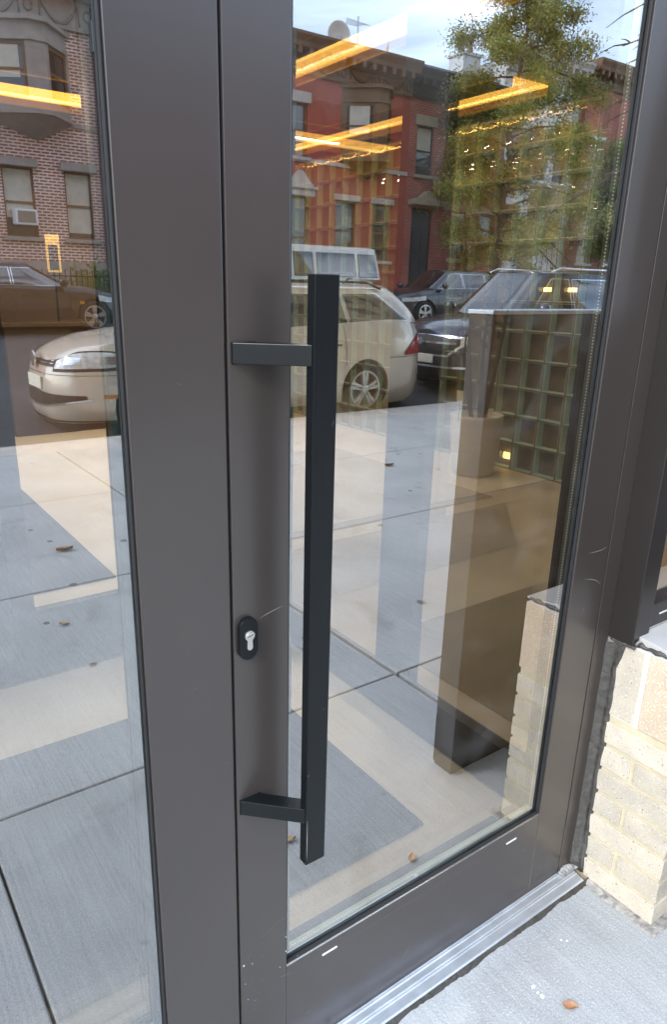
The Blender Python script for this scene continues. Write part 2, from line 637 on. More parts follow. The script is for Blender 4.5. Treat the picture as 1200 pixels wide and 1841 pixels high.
def leaf(name, label, xs_l, xs_r, inner_l, inner_r, zr=0.279):
    """one aluminium-framed leaf: outer edges xs_l..xs_r, daylight opening inner_l..inner_r"""
    d = thing(name, label, 'door', ((xs_l + xs_r) / 2, 0.03, 0.02))
    MB().box(xs_l, inner_l, 0, .062, .022, DT).build('stile', BRONZE, d, bevel=.0012)
    MB().box(inner_r, xs_r, 0, .062, .022, DT).build('stile', BRONZE, d, bevel=.0012)
    MB().box(inner_l + .0004, inner_r - .0004, .0006, .0614, .022, zr).build('bottom_rail', BRONZE, d, bevel=.0012)
    MB().box(inner_l + .0004, inner_r - .0004, .0006, .0614, 2.31, DT).build('top_rail', BRONZE, d, bevel=.0012)
    # glazing bead and rubber gasket
    g = .0045
    b = MB()
    MB().box(inner_l + .001, inner_r - .001, -.0004, .0040, zr + .0002, zr + .0012).build('bead_edge', SILVER, d)
    b.box(inner_l, inner_l + g, .004, .012, zr, 2.31)
    b.box(inner_r - g, inner_r, .004, .012, zr, 2.31)
    b.box(inner_l + g, inner_r - g, .004, .012, zr, zr + g)
    b.box(inner_l + g, inner_r - g, .004, .012, 2.31 - g, 2.31)
    b.build('gasket', GASKET, d, bevel=.0015)
    # insulated glass: outer pane, spacer, inner pane
    p = MB().quad((inner_l, .0125, zr), (inner_r, .0125, zr), (inner_r, .0125, 2.31), (inner_l, .0125, 2.31)).build('glass_pane', GLASS_OUT, d)
    q = MB().quad((inner_l, .0345, zr), (inner_r, .0345, zr), (inner_r, .0345, 2.31), (inner_l, .0345, 2.31)).build('glass_pane', GLASS_IN, d)
    s = .017
    b = MB()
    b.box(inner_l, inner_l + s, .0165, .031, zr, 2.31)
    b.box(inner_r - s, inner_r, .0165, .031, zr, 2.31)
    MB().box(inner_l + s, inner_r - s, .0165, .031, zr, zr + s).build('spacer_bar', SPACER2, d)
    sp = b.build('spacer_bar', SPACER, d)
    # perforations along the spacer
    dm = MB()
    n = int((inner_r - inner_l) / .0065)
    for k in range(n):
        x = inner_l + s + .004 + k * .0065
        if x < inner_r - s:
            dm.box(x, x + .0028, .0205, .0235, zr + s, zr + s + .0004)
    n = int((2.3 - zr) / .0065) if inner_r > 1 else 0
    for k in range(n):
        z = zr + s + .003 + k * .0065
        dm.box(inner_r - s - .0004, inner_r - s, .0205, .0235, z, z + .0028)
    dd = dm.build('spacer_perforations', DOT, sp)
    dd['kind'] = 'stuff'
    # dark inner glazing bead
    b = MB()
    b.box(inner_l, inner_l + .012, .036, .056, zr, 2.31)
    b.box(inner_r - .012, inner_r, .036, .056, zr, 2.31)
    b.box(inner_l + .012, inner_r - .012, .036, .056, zr, zr + .012)
    b.build('glazing_bead', BRONZE_DARK, d)
    return d


door = leaf('glass_door', 'bronze-framed glass door leaf with the black pull bar and lock', .4715, 1.4695, .573, 1.346)
door2 = leaf('glass_door', 'bronze-framed glass door leaf on the left, without any handle', -.535, .4665, -.43, .325)


def capsule(cx, cz, hw, hh, seg=10):
    """vertical stadium outline in x-z"""
    pts = []
    for k in range(seg + 1):
        a = math.pi * k / seg
        pts.append((cx + hw * math.cos(a), cz + (hh - hw) + hw * math.sin(a)))
    for k in range(seg + 1):
        a = math.pi + math.pi * k / seg
        pts.append((cx + hw * math.cos(a), cz - (hh - hw) + hw * math.sin(a)))
    return pts


# pull bar on two raked brackets
bar = MB().box(.556, .596, -.0855, -.0665, .606, 1.568).build('pull_handle', BLACK_METAL, door, bevel=.0016)
for z0, z1 in ((1.449, 1.4775), (.6915, .7200)):
    MB().prism([(.477, -.0020), (.516, -.0020), (.5885, -.0745), (.5600, -.0832)], z0, z1).build('bracket', BLACK_METAL, bar, bevel=.0010)
    MB().box(.4763, .5167, -.0022, .0006, z0 - .0008, z1 + .0008).build('base_plate', BLACK_METAL, bar, bevel=.0005)
# lock
lock = MB().prism(capsule(.4935, 1.0255, .0165, .0362), -.0105, .0008, 'y').build('lock_escutcheon', BLACK_METAL, door, bevel=.0016)
cyl = []
for k in range(21):
    a = R(-58) + R(296) * k / 20
    cyl.append((.4938 + .0087 * math.cos(a), 1.0325 + .0087 * math.sin(a)))
for k in range(9):
    a = math.pi + math.pi * k / 8
    cyl.append((.4938 + .0050 * math.cos(a), 1.0125 + .0050 * math.sin(a)))
MB().prism(cyl, -.0128, -.009, 'y').build('lock_cylinder', SILVER, lock, bevel=.0006)
plug = MB().lathe([(.0064, -.0138), (.0066, -.0120)], (.4938, 0, 1.0327), 'y', 24).build('key_plug', SILVER, lock, bevel=.0004)
MB().prism([(.4890, 1.0312), (.4942, 1.0322), (.4986, 1.0342), (.4986, 1.0351), (.4940, 1.0333), (.4890, 1.0328)], -.01395, -.0134, 'y') \
    .build('keyway', GASKET, lock)
# weep slots in the bottom rail
WEEP = principled('weep_cap', (0.75, 0.74, 0.70), 0.5)
for x0, x1, z in ((.661, .699, .2505), (1.224, 1.262, .2455)):
    pts = [(z2, x2) for x2, z2 in ()]
    out_ = []
    r = .0022
    for k in range(7):
        a = -math.pi / 2 + math.pi * k / 6
        out_.append((x1 - r + r * math.cos(a), z + r * math.sin(a)))
    for k in range(7):
        a = math.pi / 2 + math.pi * k / 6
        out_.append((x0 + r + r * math.cos(a), z + r * math.sin(a)))
    MB().prism(out_, -.0006, .0012, 'y').build('weep_slot', WEEP, door)
# scratches in the paint, a hair proud of it
SCR = principled('scratched_metal', (0.42, 0.40, 0.37), 0.5, 0.3)
SCR2 = principled('faint_scuff', (0.19, 0.18, 0.17), 0.5, 0.0)


def scratch(parent, pts, w, mat=SCR, y=-.0003):
    m = MB()
    for k in range(len(pts) - 1):
        (x0, z0), (x1, z1) = pts[k], pts[k + 1]
        L = math.hypot(x1 - x0, z1 - z0) or 1
        nx, nz_ = -(z1 - z0) / L * w / 2, (x1 - x0) / L * w / 2
        t0 = .25 if k == 0 else 1
        t1 = .25 if k == len(pts) - 2 else 1
        m.quad((x0 - nx * t0, y, z0 - nz_ * t0), (x1 - nx * t1, y, z1 - nz_ * t1), (x1 + nx * t1, y, z1 + nz_ * t1), (x0 + nx * t0, y, z0 + nz_ * t0))
    return m.build('scratch', mat, parent)


scratch(door, [(.519, 1.052), (.532, 1.056), (.546, 1.0595), (.562, 1.0625)], .0009)
scratch(door, [(1.392, .986), (1.415, .984), (1.44, .984), (1.462, .989)], .0010)
scratch(door, [(1.388, .921), (1.412, .917), (1.438, .908), (1.458, .894)], .0008)
scratch(door, [(.575, .252), (.80, .2515), (1.02, .249), (1.18, .2475)], .0007, SCR2)
for k in range(26):
    x = random.uniform(.48, .57) if k < 14 else random.uniform(.6, 1.4)
    z = random.uniform(.19, .42) if k < 14 else random.uniform(.07, .24)
    L = random.uniform(.006, .035)
    a = random.gauss(.25, .5)
    scratch(door, [(x, z), (x + L * .5 * math.cos(a), z + L * .5 * math.sin(a)), (x + L * math.cos(a), z + L * math.sin(a + .15))],
            random.uniform(.0004, .0008), SCR if k % 4 == 0 else SCR2)
for k in range(16):
    x = random.uniform(.335, .46)
    z = random.uniform(.35, 1.5)
    L = random.uniform(.004, .014)
    a = random.uniform(0, 3)
    scratch(door2, [(x, z), (x + L * math.cos(a), z + L * math.sin(a))], random.uniform(.0003, .0006), SCR if k % 4 == 0 else SCR2)
CHIP = principled('chip', (0.62, 0.60, 0.57), 0.6)
for (x, z, r) in ((.478, .345, .0024), (.4965, .338, .0012), (.5715, .357, .0013), (.5722, .320, .002), (.481, .2975, .0010), (.558, .288, .0013),
                  (.486, .2545, .0011), (1.405, .84, .001), (.6, .29, .0008)):
    pts = [(x + r * random.uniform(.5, 1.1) * math.cos(t * 1.047), z + r * random.uniform(.5, 1.1) * math.sin(t * 1.047)) for t in range(6)]
    MB().prism(pts, -.0004, .0004, 'y').build('paint_chip', CHIP, door)
# bright wear on the pull bar's edges
for (z0, L) in ((1.365, .010), (.905, .005)):
    x = random.uniform(.575, .592)
    scratch(bar, [(x, z0), (x + .003, z0 + L * .6), (x + .006, z0 + L)], .0004, SCR2, y=-.0858)
scratch(bar, [(.5578, .62), (.5578, .66), (.5579, .70)], .0012, SCR, y=-.0859)
scratch(bar, [(.5582, .606), (.5612, .6075)], .0020, CHIP, y=-.0860)
scratch(bar, [(.5576, .790), (.5592, .792)], .0018, CHIP, y=-.0860)

# ================================================================== FRAME, JAMB, THRESHOLD
frame = thing('door_frame', 'fixed bronze door frame with deep right jamb above the brick', 'door frame', (1.5, .03, 0))
MB().box(1.4742, 1.5290, .0003, .062, .0, 2.9).build('jamb', BRONZE, frame, bevel=.0010)
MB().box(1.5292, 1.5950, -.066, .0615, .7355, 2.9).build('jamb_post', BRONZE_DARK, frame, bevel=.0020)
MB().box(-.75, -.539, .0003, .062, .0, 2.9).build('jamb', BRONZE, frame, bevel=.0012)
MB().box(-.539, 1.4745, .0005, .062, 2.465, 2.9).build('header', BRONZE, frame, bevel=.0012)
# dark astragal behind the meeting gap and the hinge-side gap
MB().box(.458, .480, .0625, .075, .022, 2.46).build('astragal', GASKET, frame)
MB().box(.4667, .4713, .007, .060, .022, 2.46).build('gap_shade', GASKET, frame)  # dark strips added in both gaps to stand for the shade inside
MB().box(1.4697, 1.4740, .006, .060, .022, 2.46).build('gap_shade', GASKET, frame)
MB().box(1.4600, 1.4850, .0625, .075, .022, 2.46).build('weather_strip', GASKET, frame)
MB().box(-.55, 1.5, .0650, .085, 2.40, 2.55).build('stop', GASKET, frame)
for (pts, w_) in (([(1.515, 1.655), (1.521, 1.668), (1.526, 1.677)], .0022),):
    scratch(frame, pts, w_, SCR, y=-.0001)

# lumpy sealant between frame and brick: one continuous bead
b = MB()
rows = []
nz_ = 150
for k in range(nz_ + 1):
    z = .012 + (.724 - .012) * k / nz_
    wob = .0016 * math.sin(z * 41) + .0010 * math.sin(z * 97 + 1) + random.uniform(-.0004, .0004)
    low = max(0, 1 - z / .16)
    tp = max(0, (z - .66) / .06)
    r1 = .020 + .006 * low + .004 * tp + wob
    wx = 1.5235 - .003 * low + wob * .3
    wy = -.029 - .006 * low - .012 * tp + wob * .8
    joint = .0015 * max(0, math.cos((z - .0005) / .0725 * 2 * math.pi)) ** 6 if z < .52 else 0
    rows.append([(wx, .002, z), (wx + .003, -.0045, z), (wx + .009, -.011 - wob, z), (wx + .014, -.020, z),
                 (1.5345 - wob * .4, wy * .78, z), (1.5375, wy, z), (1.5405 + joint * .2, wy - .004 - joint, z), (1.552, wy - .003, z)])
b.grid(rows)
so = b.build('sealant_bead', SEALANT, frame, smooth=True)
# sealant blob at the foot and along the jamb post
b = MB()
path = []
for k in range(15):
    t = k / 14
    path.append((1.540 + .014 * math.sin(t * 9) * .2 + .02 * t, -.004 - .17 * t * (1 - .0 * t), .729 - .010 * t + .003 * math.sin(t * 21)))
b.tube([(1.5315 + .0008 * math.sin(k), -.006 - k * .006, .7325 + .0012 * math.sin(k * 2.1)) for k in range(12)],
       [.003 + .0012 * abs(math.sin(k * 1.3)) for k in range(12)], 8)
b.tube([(1.553 + .001 * math.sin(k * 1.7), -.068 - k * .008, .7345 + .002 * math.sin(k * 1.9)) for k in range(22)],
       [.0055 + .002 * math.sin(k * 1.1 + 1) for k in range(22)], 8)
b.tube([(1.535 + k * .006, -.0675 - .002 * math.sin(k), .7385 + .0015 * math.sin(k * 2)) for k in range(9)], [.0045 + .0015 * math.sin(k * 2) for k in range(9)], 8)
b.build('sealant_bead', SEALANT, frame, smooth=True)
SMEAR = principled('clear_sealant', (0.30, 0.29, 0.27), 0.25, var=0.4, vscale=60, bump=0.6, bscale=70)
b = MB()
for k in range(5):
    b.tube([(1.537 + k * .012, -.0685 + random.uniform(-.003, .001), .741 + random.uniform(-.002, .004)), (1.549 + k * .012, -.070, .745 + random.uniform(-.004, .006)),
            (1.560 + k * .010, -.0735, .741)], [.003, .0045, .002], 7)
b.build('sealant_smear', SMEAR, frame, smooth=True)
b = MB()
for k in range(10):
    b.tube([(1.468 + .007 * k, -.001 + random.uniform(-.002, 0), .026 + .009 * math.sin(k * .5)), (1.475 + .007 * k, -.008, .020 + random.uniform(0, .006)),
            (1.480 + .006 * k, -.018, .018)], [.005, .0065, .004], 7)
b.build('sealant_smear', SMEAR, frame, smooth=True)

# threshold: grooved aluminium saddle, one extruded profile
prof = [(-.0530, .0), (-.0530, .0125), (-.0500, .0155), (-.0300, .0170), (-.0285, .0195), (-.0262, .0195), (-.0255, .0172), (-.0235, .0172),
        (-.0230, .0200), (-.0195, .0205), (-.0190, .0180), (-.0070, .0186), (-.0062, .0215), (-.0040, .0215), (-.0034, .0188), (-.0015, .0190),
        (-.0010, .0220), (.004, .0220), (.010, .0185), (.085, .0185), (.085, .0)]
th = thing('threshold', 'grooved aluminium threshold strip under the glass doors', 'threshold', (.4, 0, 0))
MB().prism(prof, -.75, 1.5165, 'x').build('saddle', ALU, th, bevel=.0005, segs=1)
# ragged dark caulk along its front edge
b = MB()
rows = []
n = 260
for k in range(n + 1):
    x = -.75 + (1.545 + .75) * k / n
    e = .0065 + .0035 * math.sin(x * 37) * math.sin(x * 11 + 2) + random.uniform(-.0016, .0016)
    rows.append([(x, -.0525, .0125 + random.uniform(-.001, 0)), (x, -.0555, .0095 + random.uniform(-.0025, .002)), (x, -.0545 - e * .6, .0045 + random.uniform(-.002, .0015)), (x, -.0545 - e, .0004)])
b.grid(rows)
b.build('caulk', SEALANT, th)
# dark little leaf stem lying on the saddle
b = MB()
b.prism([(.690, -.0190), (.694, -.0215), (.701, -.0205), (.704, -.0185), (.698, -.0175)], .0208, .0222)
st = b.build('seed_husk', principled('husk', (0.02, 0.017, 0.014), .8), None, off=(.697, -.02, .021))
tag(st, 'tiny dark seed husk lying on the aluminium threshold', 'husk')

# ================================================================== BRICK BULKHEAD UNDER THE WINDOW
bw = thing('brick_bulkhead', 'low cream brick wall beside the door, under the window sill', 'brick wall', (2.6, -.118, 0))
FX, FY = 1.5385, -.2370       # outer faces
MB().box(FX + .0050, 4.2, FY + .0050, .05, -.02, .5205).build('mortar_bed', MORTAR_Y, bw)
MB().box(FX + .0045, 4.2, FY + .0045, .05, .5210, .7290).build('mortar_bed', MORTAR_W, bw)
CH = .0725
meshes = {}


def wobbly_brick(x0, x1, y0, y1, z0, z1, mat):
    """brick with slightly uneven arrises"""
    j = lambda: random.uniform(-.0007, .0007)
    b = MB()
    i = 0
    vs = [(x + j(), y + j(), z + j()) for z in (z0, z1) for y in (y0, y1) for x in (x0, x1)]
    b.v = vs
    for a in ((0, 2, 3, 1), (4, 5, 7, 6), (0, 1, 5, 4), (2, 6, 7, 3), (0, 4, 6, 2), (1, 3, 7, 5)):
        b.f.append(a)
        b.mi.append(0)
    return b.build('brick', mat, bw, bevel=.0022, segs=2)


for c in range(7):
    z0, z1 = .004 + c * CH, .004 + c * CH + .0610
    if c == 0:
        z0 = .006
    mat = BRICK_GREY if c % 3 == 1 else BRICK_CREAM
    if c % 2 == 0:                     # stretcher on the return
        wobbly_brick(FX, FX + .095, FY, .02, z0, z1, mat)
        x = FX + .095 + .011
    else:                              # two shorter bricks on the return
        wobbly_brick(FX, FX + .095, -.1085, .02, z0, z1, BRICK_GREY)
        wobbly_brick(FX, FX + .198, FY, -.1200, z0, z1, BRICK_CREAM)
        x = FX + .198 + .011
    while x < 2.5:
        wobbly_brick(x, x + .198, FY + random.uniform(-.0008, .0008), FY + .09, z0, z1, random.choice([BRICK_CREAM, BRICK_GREY, BRICK_CREAM]))
        x += .209
# soldier course
wobbly_brick(FX + .001, FX + .060, -.0960, .02, .5240, .7275, BRICK_CREAM)
wobbly_brick(FX - .0005, FX + .060, FY, -.1085, .5235, .7290, BRICK_PEACH)
x = FX + .071
while x < 2.5:
    wobbly_brick(x, x + .061, FY, FY + .09, .5235, .7290, random.choice([BRICK_CREAM, BRICK_PEACH, BRICK_CREAM]))
    x += .072
# dirty grout fillet at the foot of the wall
b = MB()
rows = []
for k in range(41):
    y = -.055 - (.262 - .055) * k / 40
    e = random.uniform(-.0025, .0025)
    rows.append([(FX + .008, y, .0075 + random.uniform(-.002, .002)), (FX - .006 + e * .5, y, .0085 + random.uniform(-.002, .003)), (FX - .018 + e, y, .0045 + random.uniform(-.001, .002)), (FX - .024 + e, y, -.001)])
b.grid(rows)
rows = []
for k in range(60):
    x = FX - .022 + k * .016
    e = random.uniform(-.0025, .0025)
    rows.append([(x, FY + .008, .0075 + random.uniform(-.002, .002)), (x, FY - .006 + e * .5, .0080 + random.uniform(-.002, .002)), (x, FY - .018 + e, .0045 + random.uniform(-.001, .002)), (x, FY - .025 + e, -.001)])
b.grid(rows)
b.build('grout_fillet', GROUT, bw, smooth=True)
# sill plate
SILLM = principled('sill_plate', (0.52, 0.50, 0.47), 0.35, 0.2, var=0.1, vscale=6, bump=0.05, bscale=50)
MB().prism([(FY - .012, .7315), (FY - .012, .7365), (-.058, .7560), (-.058, .7315)], 1.5550, 4.2, 'x').build('sill', SILLM, bw, bevel=.001)

# ================================================================== SHOP WINDOW RIGHT OF THE JAMB
sw = thing('shop_window', 'bronze framed shop window above the low brick wall', 'window', (2.9, -.03, .75))
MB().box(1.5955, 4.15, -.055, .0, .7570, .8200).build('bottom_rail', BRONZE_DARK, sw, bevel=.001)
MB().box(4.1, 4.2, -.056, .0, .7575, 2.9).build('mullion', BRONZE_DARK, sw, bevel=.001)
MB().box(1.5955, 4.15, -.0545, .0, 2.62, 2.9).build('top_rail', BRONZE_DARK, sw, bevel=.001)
MB().quad((1.5955, -.030, .82), (4.1, -.030, .82), (4.1, -.030, 2.62), (1.5955, -.030, 2.62)).build('glass_pane', GLASS_OUT, sw)
for x0 in (1.648, 2.35, 3.0):
    out_ = []
    for k in range(7):
        a = -math.pi / 2 + math.pi * k / 6
        out_.append((x0 + .036 + .002 * math.cos(a), .790 + .002 * math.sin(a)))
    for k in range(7):
        a = math.pi / 2 + math.pi * k / 6
        out_.append((x0 + .002 + .002 * math.cos(a), .790 + .002 * math.sin(a)))
    MB().prism(out_, -.0562, -.0540, 'y').build('weep_slot', WEEP, sw)
MB().box(1.597, 4.1, -.0580, -.0552, .7562, .7630).build('sealant_bead', SILVER, sw)

# ================================================================== METAL SCREEN STANDING OUT FROM THE CORNER (seen mirrored in the door)
PANEL = principled('screen_metal', (0.055, 0.050, 0.046), 0.55, 0.0, var=0.12, vscale=4, bump=0.02, bscale=300)
sc = thing('screen_panel', 'dark upright metal screen in front of the shop window, mirrored in the door', 'screen', (2.1, -.5, 0))
MB().box(1.540, 2.9, -.545, -.458, .012, 1.490).build('panel', PANEL, sc, bevel=.003)
MB().box(1.536, 2.904, -.549, -.454, 1.4905, 1.5020).build('cap', ALU, sc, bevel=.002)
MB().box(1.545, 2.895, -.54, -.463, 0, .012).build('foot_rail', GASKET, sc)

# ================================================================== OUR OWN BUILDING ABOVE THE SHOPFRONT
CREAMB = brick_mat('own_sunlit_brick', (0.66, 0.52, 0.28), (0.58, 0.46, 0.26), (0.6, 0.55, 0.44))  # sunlight on the cream brick is put into its yellow colour
ob_ = thing('corner_building', 'cream brick building that the glass doors belong to', 'building', (4, 1, 0))
b = MB()
b.box(-12, 22, .0, .35, 2.905, 17)
b.box(-12, -.752, .0, .35, .0, 2.904)
b.box(4.205, 16, -.02, .35, .0, 2.904)
b.build('wall', CREAMB, ob_)
for xx in (-6, -3.2, -.4, 2.4, 5.2, 8.0, 10.8, 13.6, 16.4):
    for zz in (4.2, 7.4, 10.6, 13.8):
        wv = MB().box(xx, xx + 1.4, -.02, .03, zz, zz + 1.9).build('window', BRONZE_DARK, ob_, bevel=.01)
        MB().quad((xx + .08, -.025, zz + .08), (xx + 1.32, -.025, zz + .08), (xx + 1.32, -.025, zz + 1.82), (xx + .08, -.025, zz + 1.82)).build('pane', principled('dark_window', (.03, .035, .04), .05), wv)

# ================================================================== FALLEN LEAVES
LEAFB = principled('dry_leaf', (0.34, 0.17, 0.085), 0.8, var=0.3, vscale=60)
LEAFT = principled('tan_leaf', (0.42, 0.30, 0.16), 0.8, var=0.3, vscale=60)


def dry_leaf(x, y, L, rot, mat, label):
    b = MB()
    n = 7
    rows = []
    for k in range(n):
        t = k / (n - 1)
        hw = .34 * math.sin(math.pi * min(1, t * 1.05 + .03)) ** .8 * (1 - .3 * t) + .02
        zc = .10 * abs(t - .5) ** 1.2
        rows.append([((t - .5), s * hw * random.uniform(.8, 1.15), zc + .20 * abs(s) * (1 if s > 0 else .55) + random.uniform(0, .04)) for s in (-1, -.5, 0, .5, 1)])
    b.grid(rows)
    b.v = [(v[0] * L, v[1] * L, v[2] * L + .001) for v in b.v]
    o = b.build('fallen_leaf', mat, None, smooth=True)
    o.location = (x, y, .0005)
    o.rotation_euler = (0, 0, rot)
    return tag(o, label, 'leaf', 'dry leaves on the concrete')


dry_leaf(1.182, -.256, .034, -.75, LEAFB, 'curled reddish brown leaf on the bare concrete before the threshold')
dry_leaf(.925, -.511, .045, .3, LEAFT, 'small tan leaf on the pavement mirrored beside the pull bar foot')
dry_leaf(1.087, -3.294, .10, .1, LEAFB, 'dry leaf mirrored in the left door glass, nearer the kerb')
dry_leaf(.79, -2.284, .05, .6, LEAFT, 'pale leaf mirrored in the left door glass on the middle slab')
dry_leaf(4.256, -3.957, .10, .1, LEAFB, 'dry leaf mirrored right of the pull bar on the far slab')
SPOT = principled('gum_spot', (0.74, 0.75, 0.75), 0.8)
for (x, y, r) in ((1.152, -.176, .006), (1.151, -.203, .0070), (1.150, -.190, .004), (1.315, -.132, .004), (1.325, -.142, .004)):
    pts = [(x + r * random.uniform(.5, 1.2) * math.cos(t * .9), y + r * random.uniform(.4, 1.0) * math.sin(t * .9)) for t in range(7)]
    MB().prism(pts, .0002, .0008).build('paint_spot', SPOT, sidewalk)

GUM = principled('old_gum', (0.15, 0.15, 0.155), 0.9)
rg = random.Random(12)
for k in range(46):
    x, y, r = rg.uniform(-.5, 7), rg.uniform(-6, -.9), rg.uniform(.012, .03)
    pts = [(x + r * rg.uniform(.7, 1.1) * math.cos(t * .785), y + r * rg.uniform(.7, 1.1) * math.sin(t * .785)) for t in range(8)]
    MB().prism(pts, -.0005, .0007).build('gum_spot', GUM, sidewalk)
# ================================================================== LOBBY BEHIND THE DOORS
FLOOR_C = principled('cream_terrazzo', (0.62, 0.55, 0.44), 0.45, var=0.06, vscale=3, speck=[((0.40, 0.35, 0.29), 0.66, 120)])
FLOOR_B = principled('brown_floor', (0.42, 0.36, 0.28), 0.32, var=0.15, vscale=2.5, bump=0.02, bscale=30)
MAT_D = principled('entrance_mat', (0.022, 0.023, 0.025), 0.95, var=0.2, vscale=40, bump=0.4, bscale=250)
WALLM = principled('lobby_wall', (0.16, 0.105, 0.065), 0.7, var=0.12, vscale=3)
WALLP = principled('peach_wall', (0.16, 0.10, 0.06), 0.7, var=0.06, vscale=2)
CEILM = principled('lobby_ceiling', (0.10, 0.065, 0.04), 0.6, var=0.1, vscale=3)
WOOD = principled('counter_wood', (0.085, 0.04, 0.018), 0.4, var=0.18, vscale=2, stretch=(8, 8, 1), bump=0.03, bscale=30)
WOOD2 = principled('pale_counter_wood', (0.10, 0.065, 0.04), 0.45, var=0.15, vscale=2, stretch=(8, 8, 1))
DARKM = principled('dark_partition_metal', (0.012, 0.012, 0.012), 0.5)
CZ = 3.0

b = MB()
b.box(-4, 5.3, .086, 2.86, -.2, -.004)
lf = b.build('lobby_floor', FLOOR_B)
tag(lf, kind='structure')
MB().quad((-4, 2.86, 0), (5.3, 2.86, 0), (5.3, 9, 0), (-4, 9, 0)).build('cream_floor', FLOOR_C, lf)
MB().quad((-1.2, .0855, 0), (1.60, .0855, 0), (1.60, 1.865, 0), (-1.2, 1.865, 0)).build('vestibule_floor', FLOOR_C, lf)
MB().quad((-1.2, 1.90, 0.0), (1.5, 1.90, 0.0), (1.5, 2.859, 0.0), (-1.2, 2.859, 0.0)).build('cream_floor', FLOOR_C, lf)
# entrance mats
m1 = MB().box(-1.0, 1.303, .361, 1.383, .0005, .012).build('entrance_mat', MAT_D, None, bevel=.003, off=(.15, .87, 0))
tag(m1, 'dark ribbed mat set in the vestibule floor between the two door pairs', 'mat')
m2 = MB().box(-1.0, 1.20, 2.735, 4.85, .0005, .012).build('entrance_mat', MAT_D, None, bevel=.003, off=(.1, 3.8, 0))
tag(m2, 'dark mat on the lobby floor beyond the inner doors', 'mat')

# lobby shell
sh = thing('lobby_room', 'brown lobby walls and ceiling behind the glass doors', 'room', (.6, 4.5, 0))
MB().box(-4.1, -4.0, .36, 9, -.1, CZ + .06).build('wall', WALLM, sh)
MB().box(-4.1, 5.6, 9.0, 9.1, -.1, CZ + .06).build('wall', WALLM, sh)
MB().box(-4.1, 5.6, .351, 9.1, CZ + .0605, CZ + .2).build('ceiling', CEILM, sh)
MB().box(5.26, 5.55, .36, 2.56, -.1, CZ + .06).build('wall', WALLM, sh)
MB().box(5.50, 5.6, 2.56, 9.0, -.1, CZ + .06).build('wall', WALLM, sh)

# glass block wall along x = 5.12
gb = thing('glass_block_wall', 'wall of square greenish glass blocks behind the potted plant', 'wall', (5.2, 4.8, 0))
BP = .245
GBS = principled('glass_block_side', (0.52, 0.66, 0.60), 0.35, var=0.08, vscale=9, spec=0.6)
GBB = principled('glass_block_back', (0.17, 0.115, 0.065), 0.42, var=0.2, vscale=10, bump=0.2, bscale=7, spec=0.5)
GBF = pane_mat('glass_block_face', 0.0, 0.12, (0.88, 0.92, 0.88))
MORT = principled('block_mortar', (0.13, 0.10, 0.075), 0.6, 0.2, var=0.15, vscale=20)
NC, NR = 18, 12
Y0 = 2.56
b = MB()
for j in range(NR + 1):
    b.box(5.120, 5.215, Y0, Y0 + NC * BP, j * BP - .006, j * BP + .006)
for i in range(NC + 1):
    for j in range(NR):
        b.box(5.1205, 5.2145, Y0 + i * BP - .006, Y0 + i * BP + .006, j * BP + .006, (j + 1) * BP - .006)
b.build('mortar_grid', MORT, gb)
# one block: pale green side walls, dark glossy back, clear pillowed face
h = BP / 2 - .0062
proto = MB()
d0, d1 = .004, .088
t_ = .008
for (ya, yb, za, zb) in ((-h, -h + t_, -h, h), (h - t_, h, -h, h), (-h + t_, h - t_, -h, -h + .005), (-h + t_, h - t_, h - .005, h)):
    proto.box(d0 + .004, d1, ya, yb, za, zb, m=0)
bk = []
N = 5
for a in range(N):
    bk.append([(d1 - .004 + .010 * math.cos((a / (N - 1) - .5) * math.pi) * math.cos((c / (N - 1) - .5) * math.pi), (-1 + 2 * a / (N - 1)) * (h - .002), (-1 + 2 * c / (N - 1)) * (h - .002)) for c in range(N)])
proto.grid(bk, m=1)
fr_ = []
for a in range(N):
    fr_.append([(d0 + .003 - .004 * math.cos((a / (N - 1) - .5) * math.pi) * math.cos((c / (N - 1) - .5) * math.pi), (-1 + 2 * a / (N - 1)) * (h - .001), (-1 + 2 * c / (N - 1)) * (h - .001)) for c in range(N)])
proto.grid(fr_, m=2)
pm = proto.mesh('glass_block', [GBS, GBB, GBF])
for i in range(NC):
    for j in range(NR):
        o = bpy.data.objects.new('glass_block', pm)
        col.objects.link(o)
        o.parent = gb
        o.location = (5.12 - 5.2, Y0 + (i + .5) * BP - 4.8, (j + .5) * BP)
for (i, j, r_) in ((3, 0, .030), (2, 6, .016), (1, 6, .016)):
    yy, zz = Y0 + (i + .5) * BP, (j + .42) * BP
    MB().box(5.185, 5.195, yy - .075, yy + .02, zz - r_, zz + r_).build('block_glint', emit_mat('block_glow', (1.0, .62, .16), 4.0), gb, bevel=.004)  # glowing plates added inside a few blocks as warm glints

# vestibule side partition (x = 1.607) and inner doors (y = 1.868)
vp_ = thing('glass_partition', 'glass side partition of the vestibule with dark rail and broad post', 'partition', (1.63, 1.0, 0))
MB().box(1.607, 1.657, .086, 1.868, .0, .166).build('bottom_rail', DARKM, vp_)
MB().box(1.607, 1.657, .787, .975, .1662, 2.80).build('post', DARKM, vp_)
MB().box(1.607, 1.657, .086, 1.868, 2.8005, 3.04).build('top_rail', DARKM, vp_)
MB().quad((1.63, .086, .1663), (1.63, .787, .1663), (1.63, .787, 2.80), (1.63, .086, 2.80)).build('glass_pane', GLASS_CLEAR, vp_)
MB().quad((1.63, .975, .1663), (1.63, 1.868, .1663), (1.63, 1.868, 2.80), (1.63, .975, 2.80)).build('glass_pane', GLASS_CLEAR, vp_)
idr = thing('inner_door', 'dark framed inner glass door beyond the vestibule mat', 'door', (1.05, 1.9, 0))
MB().box(.49, .575, 1.870, 1.915, .01, 2.40).build('stile', DARKM, idr)
